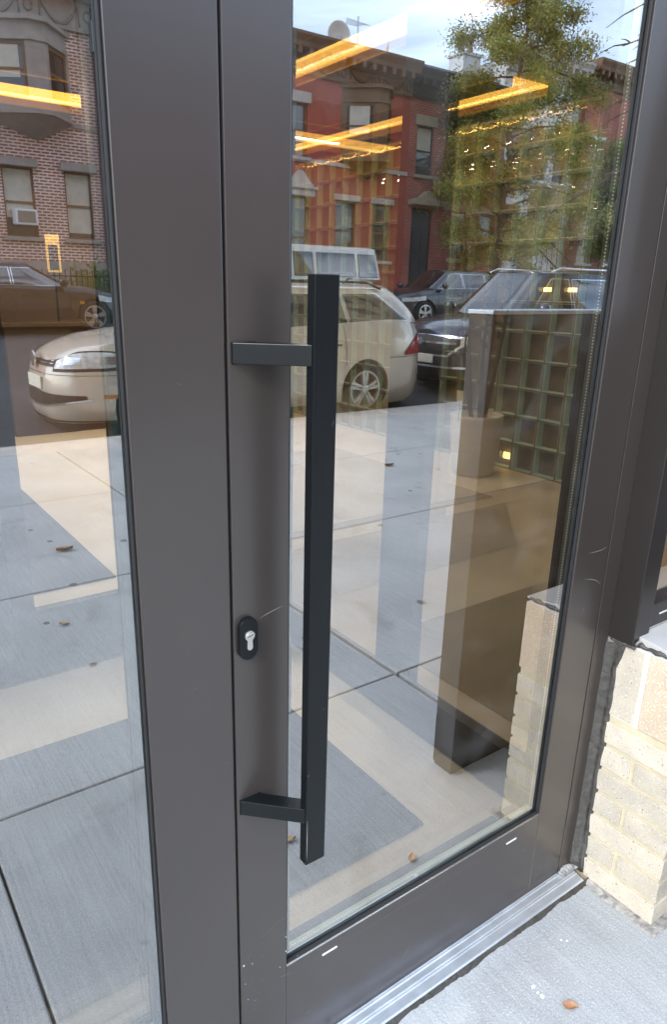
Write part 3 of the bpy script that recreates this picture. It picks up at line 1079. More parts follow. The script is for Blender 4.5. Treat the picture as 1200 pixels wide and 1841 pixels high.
MB().box(1.49, 1.60, 1.870, 1.915, .01, 2.40).build('stile', DARKM, idr)
MB().box(.575, 1.49, 1.871, 1.914, .01, .300).build('bottom_rail', DARKM, idr)
MB().box(.575, 1.49, 1.871, 1.914, 2.29, 2.40).build('top_rail', DARKM, idr)
MB().quad((.575, 1.89, .300), (1.49, 1.89, .300), (1.49, 1.89, 2.29), (.575, 1.89, 2.29)).build('glass_pane', GLASS_CLEAR, idr)
idl = thing('inner_door', 'left dark framed inner glass door, mostly out of view', 'door', (-.05, 1.9, 0))
MB().box(.40, .485, 1.870, 1.915, .01, 2.40).build('stile', DARKM, idl)
MB().box(-.60, -.50, 1.870, 1.915, .01, 2.40).build('stile', DARKM, idl)
MB().box(-.50, .40, 1.871, 1.914, .01, .300).build('bottom_rail', DARKM, idl)
MB().box(-.50, .40, 1.871, 1.914, 2.29, 2.40).build('top_rail', DARKM, idl)
MB().quad((-.50, 1.89, .300), (.40, 1.89, .300), (.40, 1.89, 2.29), (-.50, 1.89, 2.29)).build('glass_pane', GLASS_CLEAR, idl)

# ceiling light troughs: amber lit wooden coves with brighter tubes
AMB = emit_mat('amber_glow', (1.0, 0.44, 0.06), 1.5)
AMB2 = emit_mat('amber_glow_bright', (1.0, 0.55, 0.12), 1.9)
LIPM = principled('trough_lip', (0.20, 0.11, 0.05), 0.4)


def trough(x0, x1, y0, y1, label, lamps):
    t = thing('light_trough', label, 'ceiling light', ((x0 + x1) / 2, (y0 + y1) / 2, CZ), 'amber ceiling light troughs')
    MB().box(x0, x1, y0, y1, CZ + .035, CZ + .048).build('diffuser', AMB, t)
    b = MB()
    along_y = (y1 - y0) > (x1 - x0)
    if along_y:
        b.box(x0 - .03, x0, y0, y1, CZ - .02, CZ + .049)
        b.box(x1, x1 + .03, y0, y1, CZ - .02, CZ + .049)
    else:
        b.box(x0, x1, y0 - .03, y0, CZ - .02, CZ + .049)
        b.box(x0, x1, y1, y1 + .03, CZ - .02, CZ + .049)
    b.build('lip', LIPM, t)
    b = MB()
    if along_y:
        for f in (.3, .75):
            xx = x0 + (x1 - x0) * f
            b.box(xx - .016, xx + .016, y0 + .02, y1 - .02, CZ + .020, CZ + .0345)
    else:
        for f in (.22, .8):
            yy = y0 + (y1 - y0) * f
            b.box(x0 + .02, x1 - .02, yy - .022, yy + .022, CZ + .020, CZ + .0345)
    b.build('tube', AMB2, t)
    for (lx, ly, e, sx, sy, *cc) in lamps:
        la = bpy.data.lights.new('trough_light', 'AREA')
        la.shape = 'RECTANGLE'
        la.size, la.size_y = sx, sy
        la.energy = e
        la.color = cc[0] if cc else (1.0, 0.84, 0.67)
        lo = bpy.data.objects.new('trough_light', la)
        col.objects.link(lo)
        lo.parent = t
        lo.location = (lx - (x0 + x1) / 2, ly - (y0 + y1) / 2, -.005)
    return t


LE = 0.17
trough(2.98, 3.34, 2.0, 7.6, 'long amber light trough running deep into the lobby ceiling', [(3.16, 4.8, 460 * LE, .05, 5.2)])
trough(4.58, 4.98, 3.2, 7.6, 'amber light trough on the ceiling close to the glass block wall', [(4.78, 5.2, 80 * LE, .05, 4.0, (1.0, .50, .12))])
trough(-2.5, 2.40, 5.52, 6.20, 'amber light trough crossing the lobby ceiling, glowing in the left glass', [(.3, 5.86, 150 * LE, 4.0, .05)])
# added vestibule fill lights, no source seen there, to light the mat and border
vl = thing('vestibule_soffit', 'low vestibule ceiling with two small added warm fill lights', 'ceiling light', (.55, 1.0, 2.6))
for (lx, ly) in ((.2, .9), (1.05, .9)):
    MB().lathe([(.055, 2.612), (.055, 2.620)], (lx, ly, 0), 'z', 20).build('fill_downlight', emit_mat('warm_fill', (1, .86, .68), 6.0), vl)
    MB().lathe([(.056, 2.606), (.075, 2.606), (.075, 2.6205), (.056, 2.6205)], (lx, ly, 0), 'z', 20, cap=False).build('trim_ring', ALU, vl)
    la = bpy.data.lights.new('fill_lamp', 'AREA')
    la.shape = 'DISK'
    la.size = .10
    la.energy = 36 * LE
    la.color = (1.0, 0.86, 0.70)
    lo = bpy.data.objects.new('fill_lamp', la)
    col.objects.link(lo)
    lo.parent = vl
    lo.location = (lx - .55, ly - 1.0, .009)
MB().box(-1.25, 1.68, .086, 1.92, 2.621, 2.70).build('soffit', CEILM, vl)

# reception counter and a slim panel in an emissive brass frame on the back wall
rc = thing('reception_counter', 'wooden reception counter at the back of the lobby', 'counter', (2.6, 7.3, 0))
MB().box(1.66, 2.32, 6.98, 7.6, .0, 1.12).build('front_panel', WOOD2, rc, bevel=.004)
MB().box(2.323, 4.6, 7.0, 7.6, .0, 1.12).build('front_panel', WOOD, rc, bevel=.004)
MB().box(1.63, 4.62, 6.93, 7.66, 1.121, 1.165).build('counter_top', WOOD2, rc, bevel=.004)
MB().box(.2, 4.9, 8.90, 8.99, 0, 2.6).build('back_panel', WALLP, rc)
BRASS = principled('glowing_brass_frame', (0.75, 0.50, 0.16), 0.3, 0.8, emit=(1.0, .6, .15), estr=.25)  # emission stands in for amber light falling on the brass
pf = thing('slim_wall_panel', 'slim upright panel in a brass frame, glowing in the left glass', 'panel', (2.28, 7.2, 1.166))
b = MB()
b.box(2.205, 2.345, 7.18, 7.20, 1.93, 2.03)
b.box(2.205, 2.225, 7.18, 7.20, 1.68, 1.93)
b.box(2.325, 2.345, 7.18, 7.20, 1.68, 1.93)
b.box(2.205, 2.345, 7.18, 7.20, 1.66, 1.68)
b.build('glowing_brass_frame', BRASS, pf)
MB().box(2.2255, 2.3245, 7.185, 7.195, 1.6805, 1.9295).build('dark_glass', DARKM, pf)
MB().box(2.27, 2.285, 7.205, 7.22, 1.166, 1.70).build('stand', DARKM, pf)

# potted plant
PX, PY = 4.72, 3.38
pl = thing('potted_plant', 'tall leafy plant in a round grey concrete pot by the glass blocks', 'plant', (PX, PY, 0))
POTM = principled('pot_concrete', (0.52, 0.50, 0.45), 0.8, var=0.12, vscale=6, bump=0.15, bscale=60)
prof = [(.165, .0), (.185, .03), (.215, .28), (.228, .50), (.230, .53), (.212, .535), (.206, .50), (.0, .49)]
MB().lathe([(r_, hh) for r_, hh in prof[:-1]] + [(.001, .47)], (PX, PY, 0), 'z', 32).build('pot', POTM, pl, smooth=True)
LEAFD = principled('plant_leaf', (0.035, 0.055, 0.022), 0.45, var=0.25, vscale=8)
STEM = principled('plant_stem', (0.05, 0.04, 0.025), 0.7)
rs = random.Random(3)


def leaf_blade(mb, p, d, L, wd, droop=.35, m=0):
    d = Vector(d).normalized()
    side = d.cross(Vector((0, 0, 1)))
    side = side.normalized() if side.length > .05 else Vector((1, 0, 0))
    upv = side.cross(d)
    rows = []
    for k in range(6):
        t = k / 5
        c = Vector(p) + d * (L * t) - Vector((0, 0, 1)) * (droop * L * t * t)
        hw = wd * math.sin(math.pi * (t * .93 + .05)) ** .8
        rows.append([tuple(c - side * hw + upv * hw * .25), tuple(c), tuple(c + side * hw + upv * hw * .25)])
    mb.grid(rows, m=m)


for s in range(5):
    a = s * 1.257 + .4
    top = Vector((PX + .26 * math.cos(a) * rs.uniform(.5, 1.2), PY + .26 * math.sin(a) * rs.uniform(.5, 1.2), rs.uniform(1.45, 2.25)))
    base = Vector((PX + .06 * math.cos(a), PY + .06 * math.sin(a), .48))
    mid = (base + top) / 2 + Vector((.05 * math.cos(a + 1), .05 * math.sin(a + 1), 0))
    stm = MB().tube([base, base * .6 + mid * .4, mid, mid * .5 + top * .5, top], [.022, .019, .016, .012, .008], 7).build('stem', STEM, pl, smooth=True)
    lf_ = MB()
    for k in range(20):
        t = rs.uniform(.3, 1.0) ** .8
        p = base.lerp(top, t)
        th = rs.uniform(0, 6.28)
        leaf_blade(lf_, p, (math.cos(th), math.sin(th), rs.uniform(.1, 1.0)), rs.uniform(.14, .26), rs.uniform(.018, .032))
    lf_.build('foliage', LEAFD, stm)
tg = MB().box(PX - .25, PX - .242, PY - .05, PY + .02, .66, .75).build('care_card', principled('card', (.75, .74, .68), .7), pl)
MB().box(PX - .247, PX - .243, PY - .02, PY - .012, .49, .66).build('card_stake', STEM, pl)
# ================================================================== CARS
CGLASS = principled('car_glass', (0.012, 0.015, 0.016), 0.03, spec=1.0)
CGLASS.node_tree.nodes['Principled BSDF'].inputs['IOR'].default_value = 1.8
TYRE = principled('tyre_rubber', (0.014, 0.014, 0.014), 0.8)
RIM = principled('alloy_rim', (0.55, 0.54, 0.52), 0.28, 0.8)
CHROME = principled('chrome', (0.80, 0.81, 0.82), 0.12, 0.95)
CBLACK = principled('car_black_plastic', (0.012, 0.012, 0.012), 0.45)
LAMPC = principled('headlamp_lens', (0.62, 0.63, 0.62), 0.08, 0.15, var=0.35, vscale=14)
LAMPR = principled('tail_lamp', (0.35, 0.01, 0.015), 0.12)
LAMPO = principled('side_marker', (0.60, 0.20, 0.02), 0.2)
PLATE = principled('number_plate', (0.75, 0.72, 0.60), 0.5, var=0.15, vscale=40)


def lerp(a, b, t):
    return a + (b - a) * t


def pw(tab, x):
    if x <= tab[0][0]:
        return tab[0][1]
    for (a, b), (c, d) in zip(tab, tab[1:]):
        if x <= c:
            t = (x - a) / (c - a)
            t = t * t * (3 - 2 * t) * .5 + t * .5
            return b + (d - b) * t
    return tab[-1][1]


class Car:
    """local frame: +X front, Z up from the road"""

    def __init__(self, name, label, L, W, paint, belt, cab, zb=.20, wheels=(1.45, -1.45), wr=.33, n=4.2, nr=None):
        self.L, self.W, self.belt, self.cab, self.zb, self.n = L, W, belt, cab, zb, n
        self.root = thing(name, label, 'car')
        self.hl, self.hw = L / 2, W / 2
        self.paint = paint
        # half outline from nose centre round the side to tail centre (unit)
        H = []
        for k in range(9):
            y = .88 * k / 8
            H.append(((1 - y ** n) ** (1 / n), y))
        xe = H[-1][0]
        nr = nr or n
        xr_ = (1 - .88 ** nr) ** (1 / nr)
        for k in range(1, 45):
            x = lerp(xe, -xr_, k / 44)
            nn_ = n if x > 0 else nr
            H.append((x, (1 - abs(x) ** nn_) ** (1 / nn_)))
        for k in range(1, 9):
            y = .88 * (8 - k) / 8
            H.append((-(1 - y ** nr) ** (1 / nr), y))
        self.H = H
        self.tabt = [(0, .10), (.08, .04), (.25, .005), (.50, .0), (.72, .012), (.88, .035), (1.0, .085)]
        rows = []
        for t, ins in self.tabt:
            r = [self.bp(i, t, 0, 1) for i in range(len(H))]
            r += [(p[0], -p[1], p[2]) for p in r[-2:0:-1]]
            rows.append(r)
        m = MB()
        m.grid(rows, close=True)
        top = rows[-1]
        nn = len(H)
        deck, bot = [], []
        for i in range(nn):
            p = self.bp(i, 1.0, 0, 1)
            q = self.bp(i, 0.0, 0, 1)
            deck.append([(p[0], p[1] * s, p[2] + .075 * (1 - s * s) * min(1, abs(p[1]) / .3)) for s in (1, .8, .6, .3, 0, -.3, -.6, -.8, -1)])
            bot.append([(q[0], q[1] * s, q[2]) for s in (1, 0, -1)])
        m.grid(deck)
        m.grid(bot)
        me = m.mesh('tmp', paint)
        bm = bmesh.new()
        bm.from_mesh(me)
        bmesh.ops.remove_doubles(bm, verts=bm.verts, dist=.0008)
        bmesh.ops.dissolve_degenerate(bm, dist=.0005, edges=bm.edges)
        bmesh.ops.recalc_face_normals(bm, faces=bm.faces)
        bm.to_mesh(me)
        bm.free()
        tmp = bpy.data.objects.new('tmp', me)
        col.objects.link(tmp)
        cutm = MB()
        for wx in wheels:
            cutm.lathe([(wr + .055, -2), (wr + .055, 2)], (wx, 0, wr), 'y', 40)
        cme = cutm.mesh('cut', CBLACK)
        cut = bpy.data.objects.new('cut', cme)
        col.objects.link(cut)
        md = tmp.modifiers.new('b', 'BOOLEAN')
        md.object = cut
        md.operation = 'DIFFERENCE'
        md.solver = 'EXACT'
        dg = bpy.context.evaluated_depsgraph_get()
        dg.update()
        me2 = bpy.data.meshes.new_from_object(tmp.evaluated_get(dg))
        bpy.data.objects.remove(tmp)
        bpy.data.objects.remove(cut)
        me2.materials.clear()
        me2.materials.append(paint)
        for pgn in me2.polygons:
            pgn.use_smooth = True
            pgn.material_index = 0
        body = bpy.data.objects.new('body', me2)
        col.objects.link(body)
        body.parent = self.root
        em = body.modifiers.new('split', 'EDGE_SPLIT')
        em.split_angle = R(38)
        self.body = body
        # inner dark tub so the arches are not hollow
        MB().box(-self.hl * .8, self.hl * .8, -self.hw + .28, self.hw - .28, zb + .02, zb + .45).build('underbody', CBLACK, self.root)
        self.make_cab()
        self.wheel_meshes(wr)
        for wx in wheels:
            for s in (1, -1):
                self.wheel(wx, s * (self.hw - .115), s, wr)

    def ins(self, t):
        for (a, b), (c, d) in zip(self.tabt, self.tabt[1:]):
            if t <= c:
                return lerp(b, d, (t - a) / (c - a))
        return self.tabt[-1][1]

    def B(self, x):
        return pw(self.belt, x)

    def bp(self, i, t, off=0, side=1):
        f = min(max(i, 0), len(self.H) - 1.0001)
        k = int(f)
        f -= k
        ux, uy = lerp(self.H[k][0], self.H[k + 1][0], f), lerp(self.H[k][1], self.H[k + 1][1], f)
        s = self.ins(t) - off
        x = ux * (self.hl - s)
        y = uy * (self.hw - s)
        z = lerp(self.zb, self.B(ux * self.hl), t)
        return (x, y * side, z)

    def idx(self, x):
        u = x / self.hl
        for k in range(8, 52):
            if self.H[k][0] >= u >= self.H[k + 1][0]:
                return k + (self.H[k][0] - u) / (self.H[k][0] - self.H[k + 1][0] + 1e-9)
        return 8 if u > 0 else 52

    def patch(self, name, mat, i0, i1, zlo, zhi, off=.006, side=1, ni=10, nz=5, parent=None):
        """patch on the body wall between outline indices; zlo/zhi are numbers or functions of 0..1"""
        rows = []
        us_ = {a / ni for a in range(ni + 1)}
        lo_, hi_ = min(i0, i1), max(i0, i1)
        if hi_ - lo_ > .5:
            us_ |= {(k - i0) / (i1 - i0) for k in range(math.ceil(lo_), math.floor(hi_) + 1)}
        for u in sorted(us_):
            i = lerp(i0, i1, u)
            p0 = self.bp(i, .5)
            Bx = self.B(p0[0])
            zl = zlo(u) if callable(zlo) else zlo
            zh = zhi(u) if callable(zhi) else zhi
            r = []
            for c in range(nz + 1):
                z = lerp(zl, zh, c / nz)
                t = min(max((z - self.zb) / (Bx - self.zb), 0), 1)
                r.append(self.bp(i, t, off, side))
            rows.append(r)
        return MB().grid(rows).build(name, mat, parent or self.root, smooth=True)

    # cabin ---------------------------------------------------------
    def cp(self, u, t, off=0, side=1):
        """u: 0 front centre .. 1 rear centre round the half outline"""
        c = self.cab
        te = t ** .9
        xa = lerp(c['xa0'], c['xa1'], te) + off
        xb = lerp(c['xb0'], c['xb1'], t ** c.get('rp', 1.0)) - off
        w = lerp(c['w0'], c['w1'], t ** 1.25) + off
        xm, hl = (xa + xb) / 2, (xa - xb) / 2
        n = c.get('n', 5.0)
        if u < .2:
            y = .9 * u / .2
            x = (1 - y ** n) ** (1 / n)
        elif u > .8:
            y = .9 * (1 - u) / .2
            x = -(1 - y ** n) ** (1 / n)
        else:
            xe = (1 - .9 ** n) ** (1 / n)
            x = lerp(xe, -xe, (u - .2) / .6)
            y = (1 - abs(x) ** n) ** (1 / n)
        X = xm + x * hl
        z0 = self.B(X) - .02
        z = lerp(z0, c['z'], t)
        return (X, y * w * side, z)

    def u_of_x(self, x, t):
        lo, hi = .2, .8
        for _ in range(30):
            m = (lo + hi) / 2
            if self.cp(m, t)[0] > x:
                lo = m
            else:
                hi = m
        return (lo + hi) / 2

    def make_cab(self):
        c = self.cab
        us = [k / 60 for k in range(61)]
        ts = [0, .1, .25, .4, .55, .7, .82, .9, .96, 1.0]
        m = MB()
        rows = []
        for t in ts:
            r = [self.cp(u, t) for u in us]
            r += [(p[0], -p[1], p[2]) for p in r[-2:0:-1]]
            rows.append(r)
        m.grid(rows, close=True)
        roof = []
        for u in us:
            p = self.cp(u, 1.0)
            roof.append([(p[0], p[1] * s, p[2] + c.get('crown', .06) * (1 - s ** 4) * (1 if abs(p[1]) > .3 else abs(p[1]) / .3)) for s in (1, .9, .7, .4, 0, -.4, -.7, -.9, -1)])
        m.grid(roof)
        ob = m.build('cabin', self.paint, self.root, smooth=True)
        em = ob.modifiers.new('split', 'EDGE_SPLIT')
        em.split_angle = R(42)
        self.cabin = ob
        # windscreen and rear window
        for nm, ua, ub, tr in (('windscreen', 0, .175, (.05, .93)), ('rear_window', 1.0, .83, c.get('rw', (.12, .88)))):
            rows = []
            for a in range(-8, 9):
                u = lerp(ua, ub, abs(a) / 8)
                rows.append([self.cp(u, lerp(tr[0], tr[1], k / 6), .005, 1 if a >= 0 else -1) for k in range(7)])
            MB().grid(rows).build(nm, CGLASS, ob, smooth=True)
        # side windows: list of (x_front_bottom, x_front_top, x_rear_bottom, x_rear_top)
        for side in (1, -1):
            for wdef in c['win']:
                xfb, xft, xrb, xrt = wdef[:4]
                tb, tt = c.get('wt', (.08, .86))
                for nm, mat, grow, off in (('window_trim', c.get('trim', CBLACK), .022, .004), ('side_window', CGLASS, 0, .007)):
                    rows = []
                    for k in range(9):
                        f = k / 8
                        t = lerp(tb - grow * .9, tt + grow * .9, f)
                        xf, xr = lerp(xfb, xft, f) + grow, lerp(xrb, xrt, f ** wdef[4] if len(wdef) > 4 else f) - grow
                        uf, ur = self.u_of_x(xf, t), self.u_of_x(xr, t)
                        rows.append([self.cp(lerp(uf, ur, a / 12), t, off, side) for a in range(13)])
                    MB().grid(rows).build(nm, mat, ob, smooth=True)

    def wheel_meshes(self, r):
        ri = r * .70
        wd = .105
        t = MB().lathe([(ri, -wd * .8), (r * .94, -wd), (r, -wd * .7), (r, wd * .7), (r * .94, wd), (ri, wd * .8)], (0, 0, 0), 'y', 36, cap=False)
        self.tyre_me = t.mesh('wheel', TYRE, smooth=True)
        m = MB()
        # rim lip
        N = 36
        rows = []
        for (rr, yy) in ((ri * 1.02, .075), (ri * 1.02, .092), (ri * .93, .094), (ri * .90, .070), (ri * .90, -.05)):
            rows.append([(rr * math.cos(2 * math.pi * k / N), yy, rr * math.sin(2 * math.pi * k / N)) for k in range(N)])
        m.grid(rows, close=True)
        for k in range(5):
            for dl in (-.17, .17):
                a = 2 * math.pi * k / 5 + .31
                d = Vector((math.cos(a + dl * .9), 0, math.sin(a + dl * .9)))
                d2 = Vector((math.cos(a + dl * .35), 0, math.sin(a + dl * .35)))
                tn = Vector((-d.z, 0, d.x)) * .022
                p0 = d2 * ri * .12
                p1 = d * ri * .92
                q = []
                for yy in (.045, .082):
                    q += [tuple(p0 - tn + Vector((0, yy, 0))), tuple(p0 + tn + Vector((0, yy, 0))), tuple(p1 + tn + Vector((0, yy, 0))), tuple(p1 - tn + Vector((0, yy, 0)))]
                m.quad(q[4], q[5], q[6], q[7])
                m.quad(q[0], q[3], q[7], q[4])
                m.quad(q[1], q[2], q[6], q[5])
        m.lathe([(ri * .24, .04), (ri * .24, .085), (ri * .18, .092)], (0, 0, 0), 'y', 18)
        self.rim_me = m.mesh('rim', RIM)
        self.disc_me = MB().lathe([(ri * .9, .0), (ri * .9, .012)], (0, 0, 0), 'y', 28).mesh('brake', CBLACK)

    def wheel(self, x, y, side, r):
        o = bpy.data.objects.new('wheel', self.tyre_me)
        col.objects.link(o)
        o.parent = self.root
        o.location = (x, y, r)
        if side < 0:
            o.rotation_euler = (0, 0, math.pi)
        for nm, me in (('rim', self.rim_me), ('brake_disc', self.disc_me)):
            q = bpy.data.objects.new(nm, me)
            col.objects.link(q)
            q.parent = o

    def seam(self, x, z0, z1, side, w=.008):
        i = self.idx(x)
        di = abs(self.idx(x + .05) - i) / .05 * w
        self.patch('door_seam', CBLACK, i, i + di, z0, z1, .004, side, 1, 6, self.body)

    def handle(self, x, z, side, mat=None):
        i0, i1 = self.idx(x), self.idx(x - .20)
        self.patch('door_handle', mat or self.paint, i0, i1, z, z + .030, .030, side, 6, 2, self.body)
        self.patch('handle_recess', CBLACK, self.idx(x - .02), self.idx(x - .17), z - .030, z - .001, .004, side, 4, 2, self.body)

    def mirror(self, x, side, mat=None):
        z = self.B(x) + .06
        y = self.hw - .03
        m = MB()
        prof = [(0.0, -.11), (.05, -.10), (.085, -.04), (.085, .05), (.05, .10), (0, .11)]
        m.lathe([(.02, -.10), (.075, -.08), (.095, -.02), (.095, .03), (.07, .08), (.02, .10)], (x, side * (y + .10), z + .03), 'y', 14)
        o = m.build('wing_mirror', mat or self.paint, self.root, smooth=True)
        return o

    def place(self, x, y, z, rot, slope=0.0):
        self.root.location = (x, y, z)
        self.root.rotation_euler = (slope, 0, rot)


def paint(name, c, rough=.22, metal=.45, coat=.7):
    return principled(name, c, rough, metal, var=.03, vscale=3, spec=.5, coat=coat)


# ---- champagne estate car at the near kerb -------------------------------------------------
P_EST = paint('champagne_paint', (0.66, 0.575, 0.47), .22, .30)
L = 5.4
est = Car('parked_estate_car', 'champagne silver estate car parked at the near kerb, mirrored in the glass', L, 1.94, P_EST,
          [(-2.7, 1.24), (-1.9, 1.28), (0.0, 1.19), (1.05, 1.17), (1.6, 1.12), (2.1, 1.06), (2.45, .97), (2.7, .86)],
          dict(xa0=1.50, xa1=.45, xb0=-2.67, xb1=-2.20, rp=1.6, w0=.87, w1=.66, z=1.68, crown=.06, trim=CHROME, n=5.0,
               win=[(1.0, .30, -.08, -.08), (-.16, -.16, -1.13, -1.10), (-1.20, -1.17, -2.24, -1.74, .8)], wt=(.06, .84)),
          zb=.13, wheels=(1.66, -1.44), wr=.36, n=3.9, nr=5.5)
for s in (1, -1):
    h0, h1 = 4.9, 10.4
    hz = lambda u: .785 + .05 * u * u
    ht = lambda u: .785 + .05 * u * u + .17 * math.sin(math.pi * (u * .88 + .10)) ** .7
    est.patch('headlight', CBLACK, h0 - .3, h1 + .3, lambda u: hz(u) - .035, lambda u: ht(u) + .015, .003, s, 18, 6)
    hl_ = est.patch('headlight', LAMPC, h0, h1, hz, ht, .012, s, 24, 8)
    est.patch('headlight_reflector', CHROME, 6.0, 7.0, lambda u: .83, lambda u: .91, .016, s, 6, 4, hl_)
    est.patch('headlight_reflector', CHROME, 7.7, 8.8, lambda u: .84, lambda u: .92, .016, s, 6, 4, hl_)
    est.patch('grille', CBLACK, 0, h0 - .3, .80, .92, .008, s, 8, 3)
    for zz in (.83, .86, .89):
        est.patch('grille_bar', CHROME, .4, h0 - .4, zz, zz + .008, .016, s, 8, 1)
    est.patch('lower_intake', CBLACK, 0, 7.2, lambda u: .36 + .10 * u * u, lambda u: .53 - .03 * u, .006, s, 14, 4)
    est.patch('intake_trim', CHROME, 0, 7.4, lambda u: .342 + .105 * u * u, lambda u: .358 + .105 * u * u, .010, s, 14, 1)
    est.patch('bumper_crease', CBLACK, 0, 12.5, .715, .721, .004, s, 16, 1)
    est.patch('front_skirt', CBLACK, 0, 11, .13, .22, .006, s, 16, 2)
    est.patch('side_marker', LAMPO, 7.8, 8.8, .47, .51, .008, s, 6, 2)
    est.patch('sill_trim', CBLACK, 18, 46, .13, .21, .006, s, 30, 2)
    for xx, za, zb_ in ((1.0, .30, 1.14), (-.11, .26, 1.17), (-1.08, .70, 1.22)):
        est.seam(xx, za, zb_, s)
    est.handle(.20, .985, s)
    est.handle(-.84, .985, s)
    est.patch('fuel_flap', P_EST, est.idx(-1.62), est.idx(-1.86), .96, 1.14, .007, s, 6, 4)
    est.patch('tail_light', LAMPR, est.idx(-2.16), 54.0, lambda u: .80, lambda u: .84 + .26 * min(1, u * 1.2), .012, s, 10, 5)
    est.patch('rear_bumper_seam', CBLACK, est.idx(-1.85), 58, .775, .782, .004, s, 16, 1)
    est.mirror(.95, s)
    MB().tube([(.30, s * .675, 1.70), (.15, s * .68, 1.755), (-.8, s * .68, 1.765), (-1.6, s * .675, 1.755), (-1.85, s * .67, 1.68)], .018, 8).build('roof_rail', CBLACK, est.root, smooth=True)
MB().lathe([(.075, 0), (.088, .01), (.088, .025), (.066, .028)], (2.68, 0, .86), 'x', 24).build('badge', CHROME, est.root)
MB().box(2.69, 2.71, -.26, .26, .54, .68).build('number_plate', PLATE, est.root, bevel=.004)
MB().tube([(-1.7, 0, 1.73), (-1.80, 0, 1.81), (-1.88, 0, 1.81)], [.02, .012, .004], 6).build('aerial_fin', CBLACK, est.root)
est.place(4.80, -7.74, -.125, math.pi)

# ---- dark SUV behind it ----------------------------------------------------------------------
P_SUV = paint('slate_paint', (0.045, 0.050, 0.060), .22, .5)
suv = Car('parked_suv', 'dark slate SUV with chrome grille parked behind the estate car, mirrored in the glass', 5.0, 1.98, P_SUV,
          [(-2.5, 1.22), (0, 1.20), (.95, 1.20), (1.6, 1.14), (2.2, 1.05), (2.5, .92)],
          dict(xa0=1.35, xa1=.40, xb0=-2.46, xb1=-2.15, w0=.88, w1=.70, z=1.82, crown=.05, trim=CHROME,
               win=[(.88, .26, -.10, -.10), (-.20, -.20, -1.15, -1.12), (-1.25, -1.22, -2.05, -1.85)]),
          zb=.26, wheels=(1.52, -1.40), wr=.37, n=4.4)
for s in (1, -1):
    suv.patch('grille_frame', CHROME, 0, 6.8, lambda u: .62 + .16 * max(0, u - .72) / .28, lambda u: .95 - .04 * u, .006, s, 14, 3)
    suv.patch('grille', CBLACK, 0, 6.4, lambda u: .65 + .14 * max(0, u - .72) / .28, lambda u: .92 - .04 * u, .014, s, 14, 3)
    suv.patch('grille_bar', CHROME, 0, 6.0, .80, .83, .022, s, 10, 1)
    suv.patch('headlight', LAMPC, 7.0, 11.0, lambda u: .80 + .06 * u, lambda u: .92 + .06 * u - .03 * max(0, u - .8) / .2, .010, s, 12, 4)
    suv.patch('lower_bumper', CBLACK, 0, 12, .27, .50, .006, s, 14, 4)
    suv.patch('bumper_strip', CHROME, 0, 9.5, .46, .49, .016, s, 12, 1)
    suv.patch('sill_trim', CBLACK, 15, 49, .26, .42, .008, s, 30, 2)
    for xx, za, zb_ in ((1.0, .45, 1.16), (-.14, .42, 1.17), (-1.15, .7, 1.18)):
        suv.seam(xx, za, zb_, s)
    suv.handle(.16, 1.0, s)
    suv.handle(-.85, 1.02, s)
    suv.mirror(.88, s)
    MB().tube([(.3, s * .68, 1.83), (.1, s * .69, 1.89), (-1.7, s * .69, 1.89), (-1.95, s * .68, 1.83)], .016, 8).build('roof_rail', CHROME, suv.root, smooth=True)
MB().lathe([(.045, 0), (.05, .02)], (2.53, 0, .83), 'x', 20).build('badge', CHROME, suv.root)
MB().box(2.50, 2.52, -.26, .26, .52, .64).build('number_plate', PLATE, suv.root, bevel=.004)
suv.place(10.75, -7.85, -.125, math.pi)
suv.root.scale = (1, 1, 1.09)

# ---- cars on the far side ----------------------------------------------------------------------
YF = -16.0
ZC = zroad(YF)
P_BLK = paint('black_paint', (0.016, 0.017, 0.022), .18, .3)
sed = Car('parked_saloon_car', 'black saloon car across the street, mirrored in the left glass', 4.85, 1.85, P_BLK,
          [(-2.42, .95), (-1.9, 1.0), (0, .96), (.8, .95), (1.5, .90), (2.1, .80), (2.42, .70)],
          dict(xa0=1.30, xa1=.35, xb0=-1.85, xb1=-.95, w0=.82, w1=.60, z=1.38, crown=.05, trim=CHROME, n=4.0, rp=1.0,
               win=[(.95, .30, -.10, -.10), (-.17, -.17, -1.35, -.85)], wt=(.08, .84)),
          zb=.17, wheels=(1.5, -1.42), wr=.335, n=3.8)
for s in (1, -1):
    sed.patch('headlight', LAMPC, 6.6, 11.0, lambda u: .62 + .04 * u, lambda u: .72 + .07 * u, .010, s, 12, 4)
    sed.patch('grille', CBLACK, 0, 5.5, .52, .68, .008, s, 8, 3)
    sed.patch('tail_light', LAMPR, sed.idx(-2.2), 55, .72, .86, .010, s, 8, 4)
    for xx, za, zb_ in ((1.0, .28, .94), (-.13, .25, .95), (-1.15, .5, .96)):
        sed.seam(xx, za, zb_, s)
    sed.handle(.15, .80, s)
    sed.handle(-.85, .82, s)
    sed.mirror(.85, s)
    sed.patch('side_marker', LAMPO, 15.0, 16.2, .60, .66, .010, s, 3, 2)
sed.place(3.8, YF, ZC - .02, 0, 0)

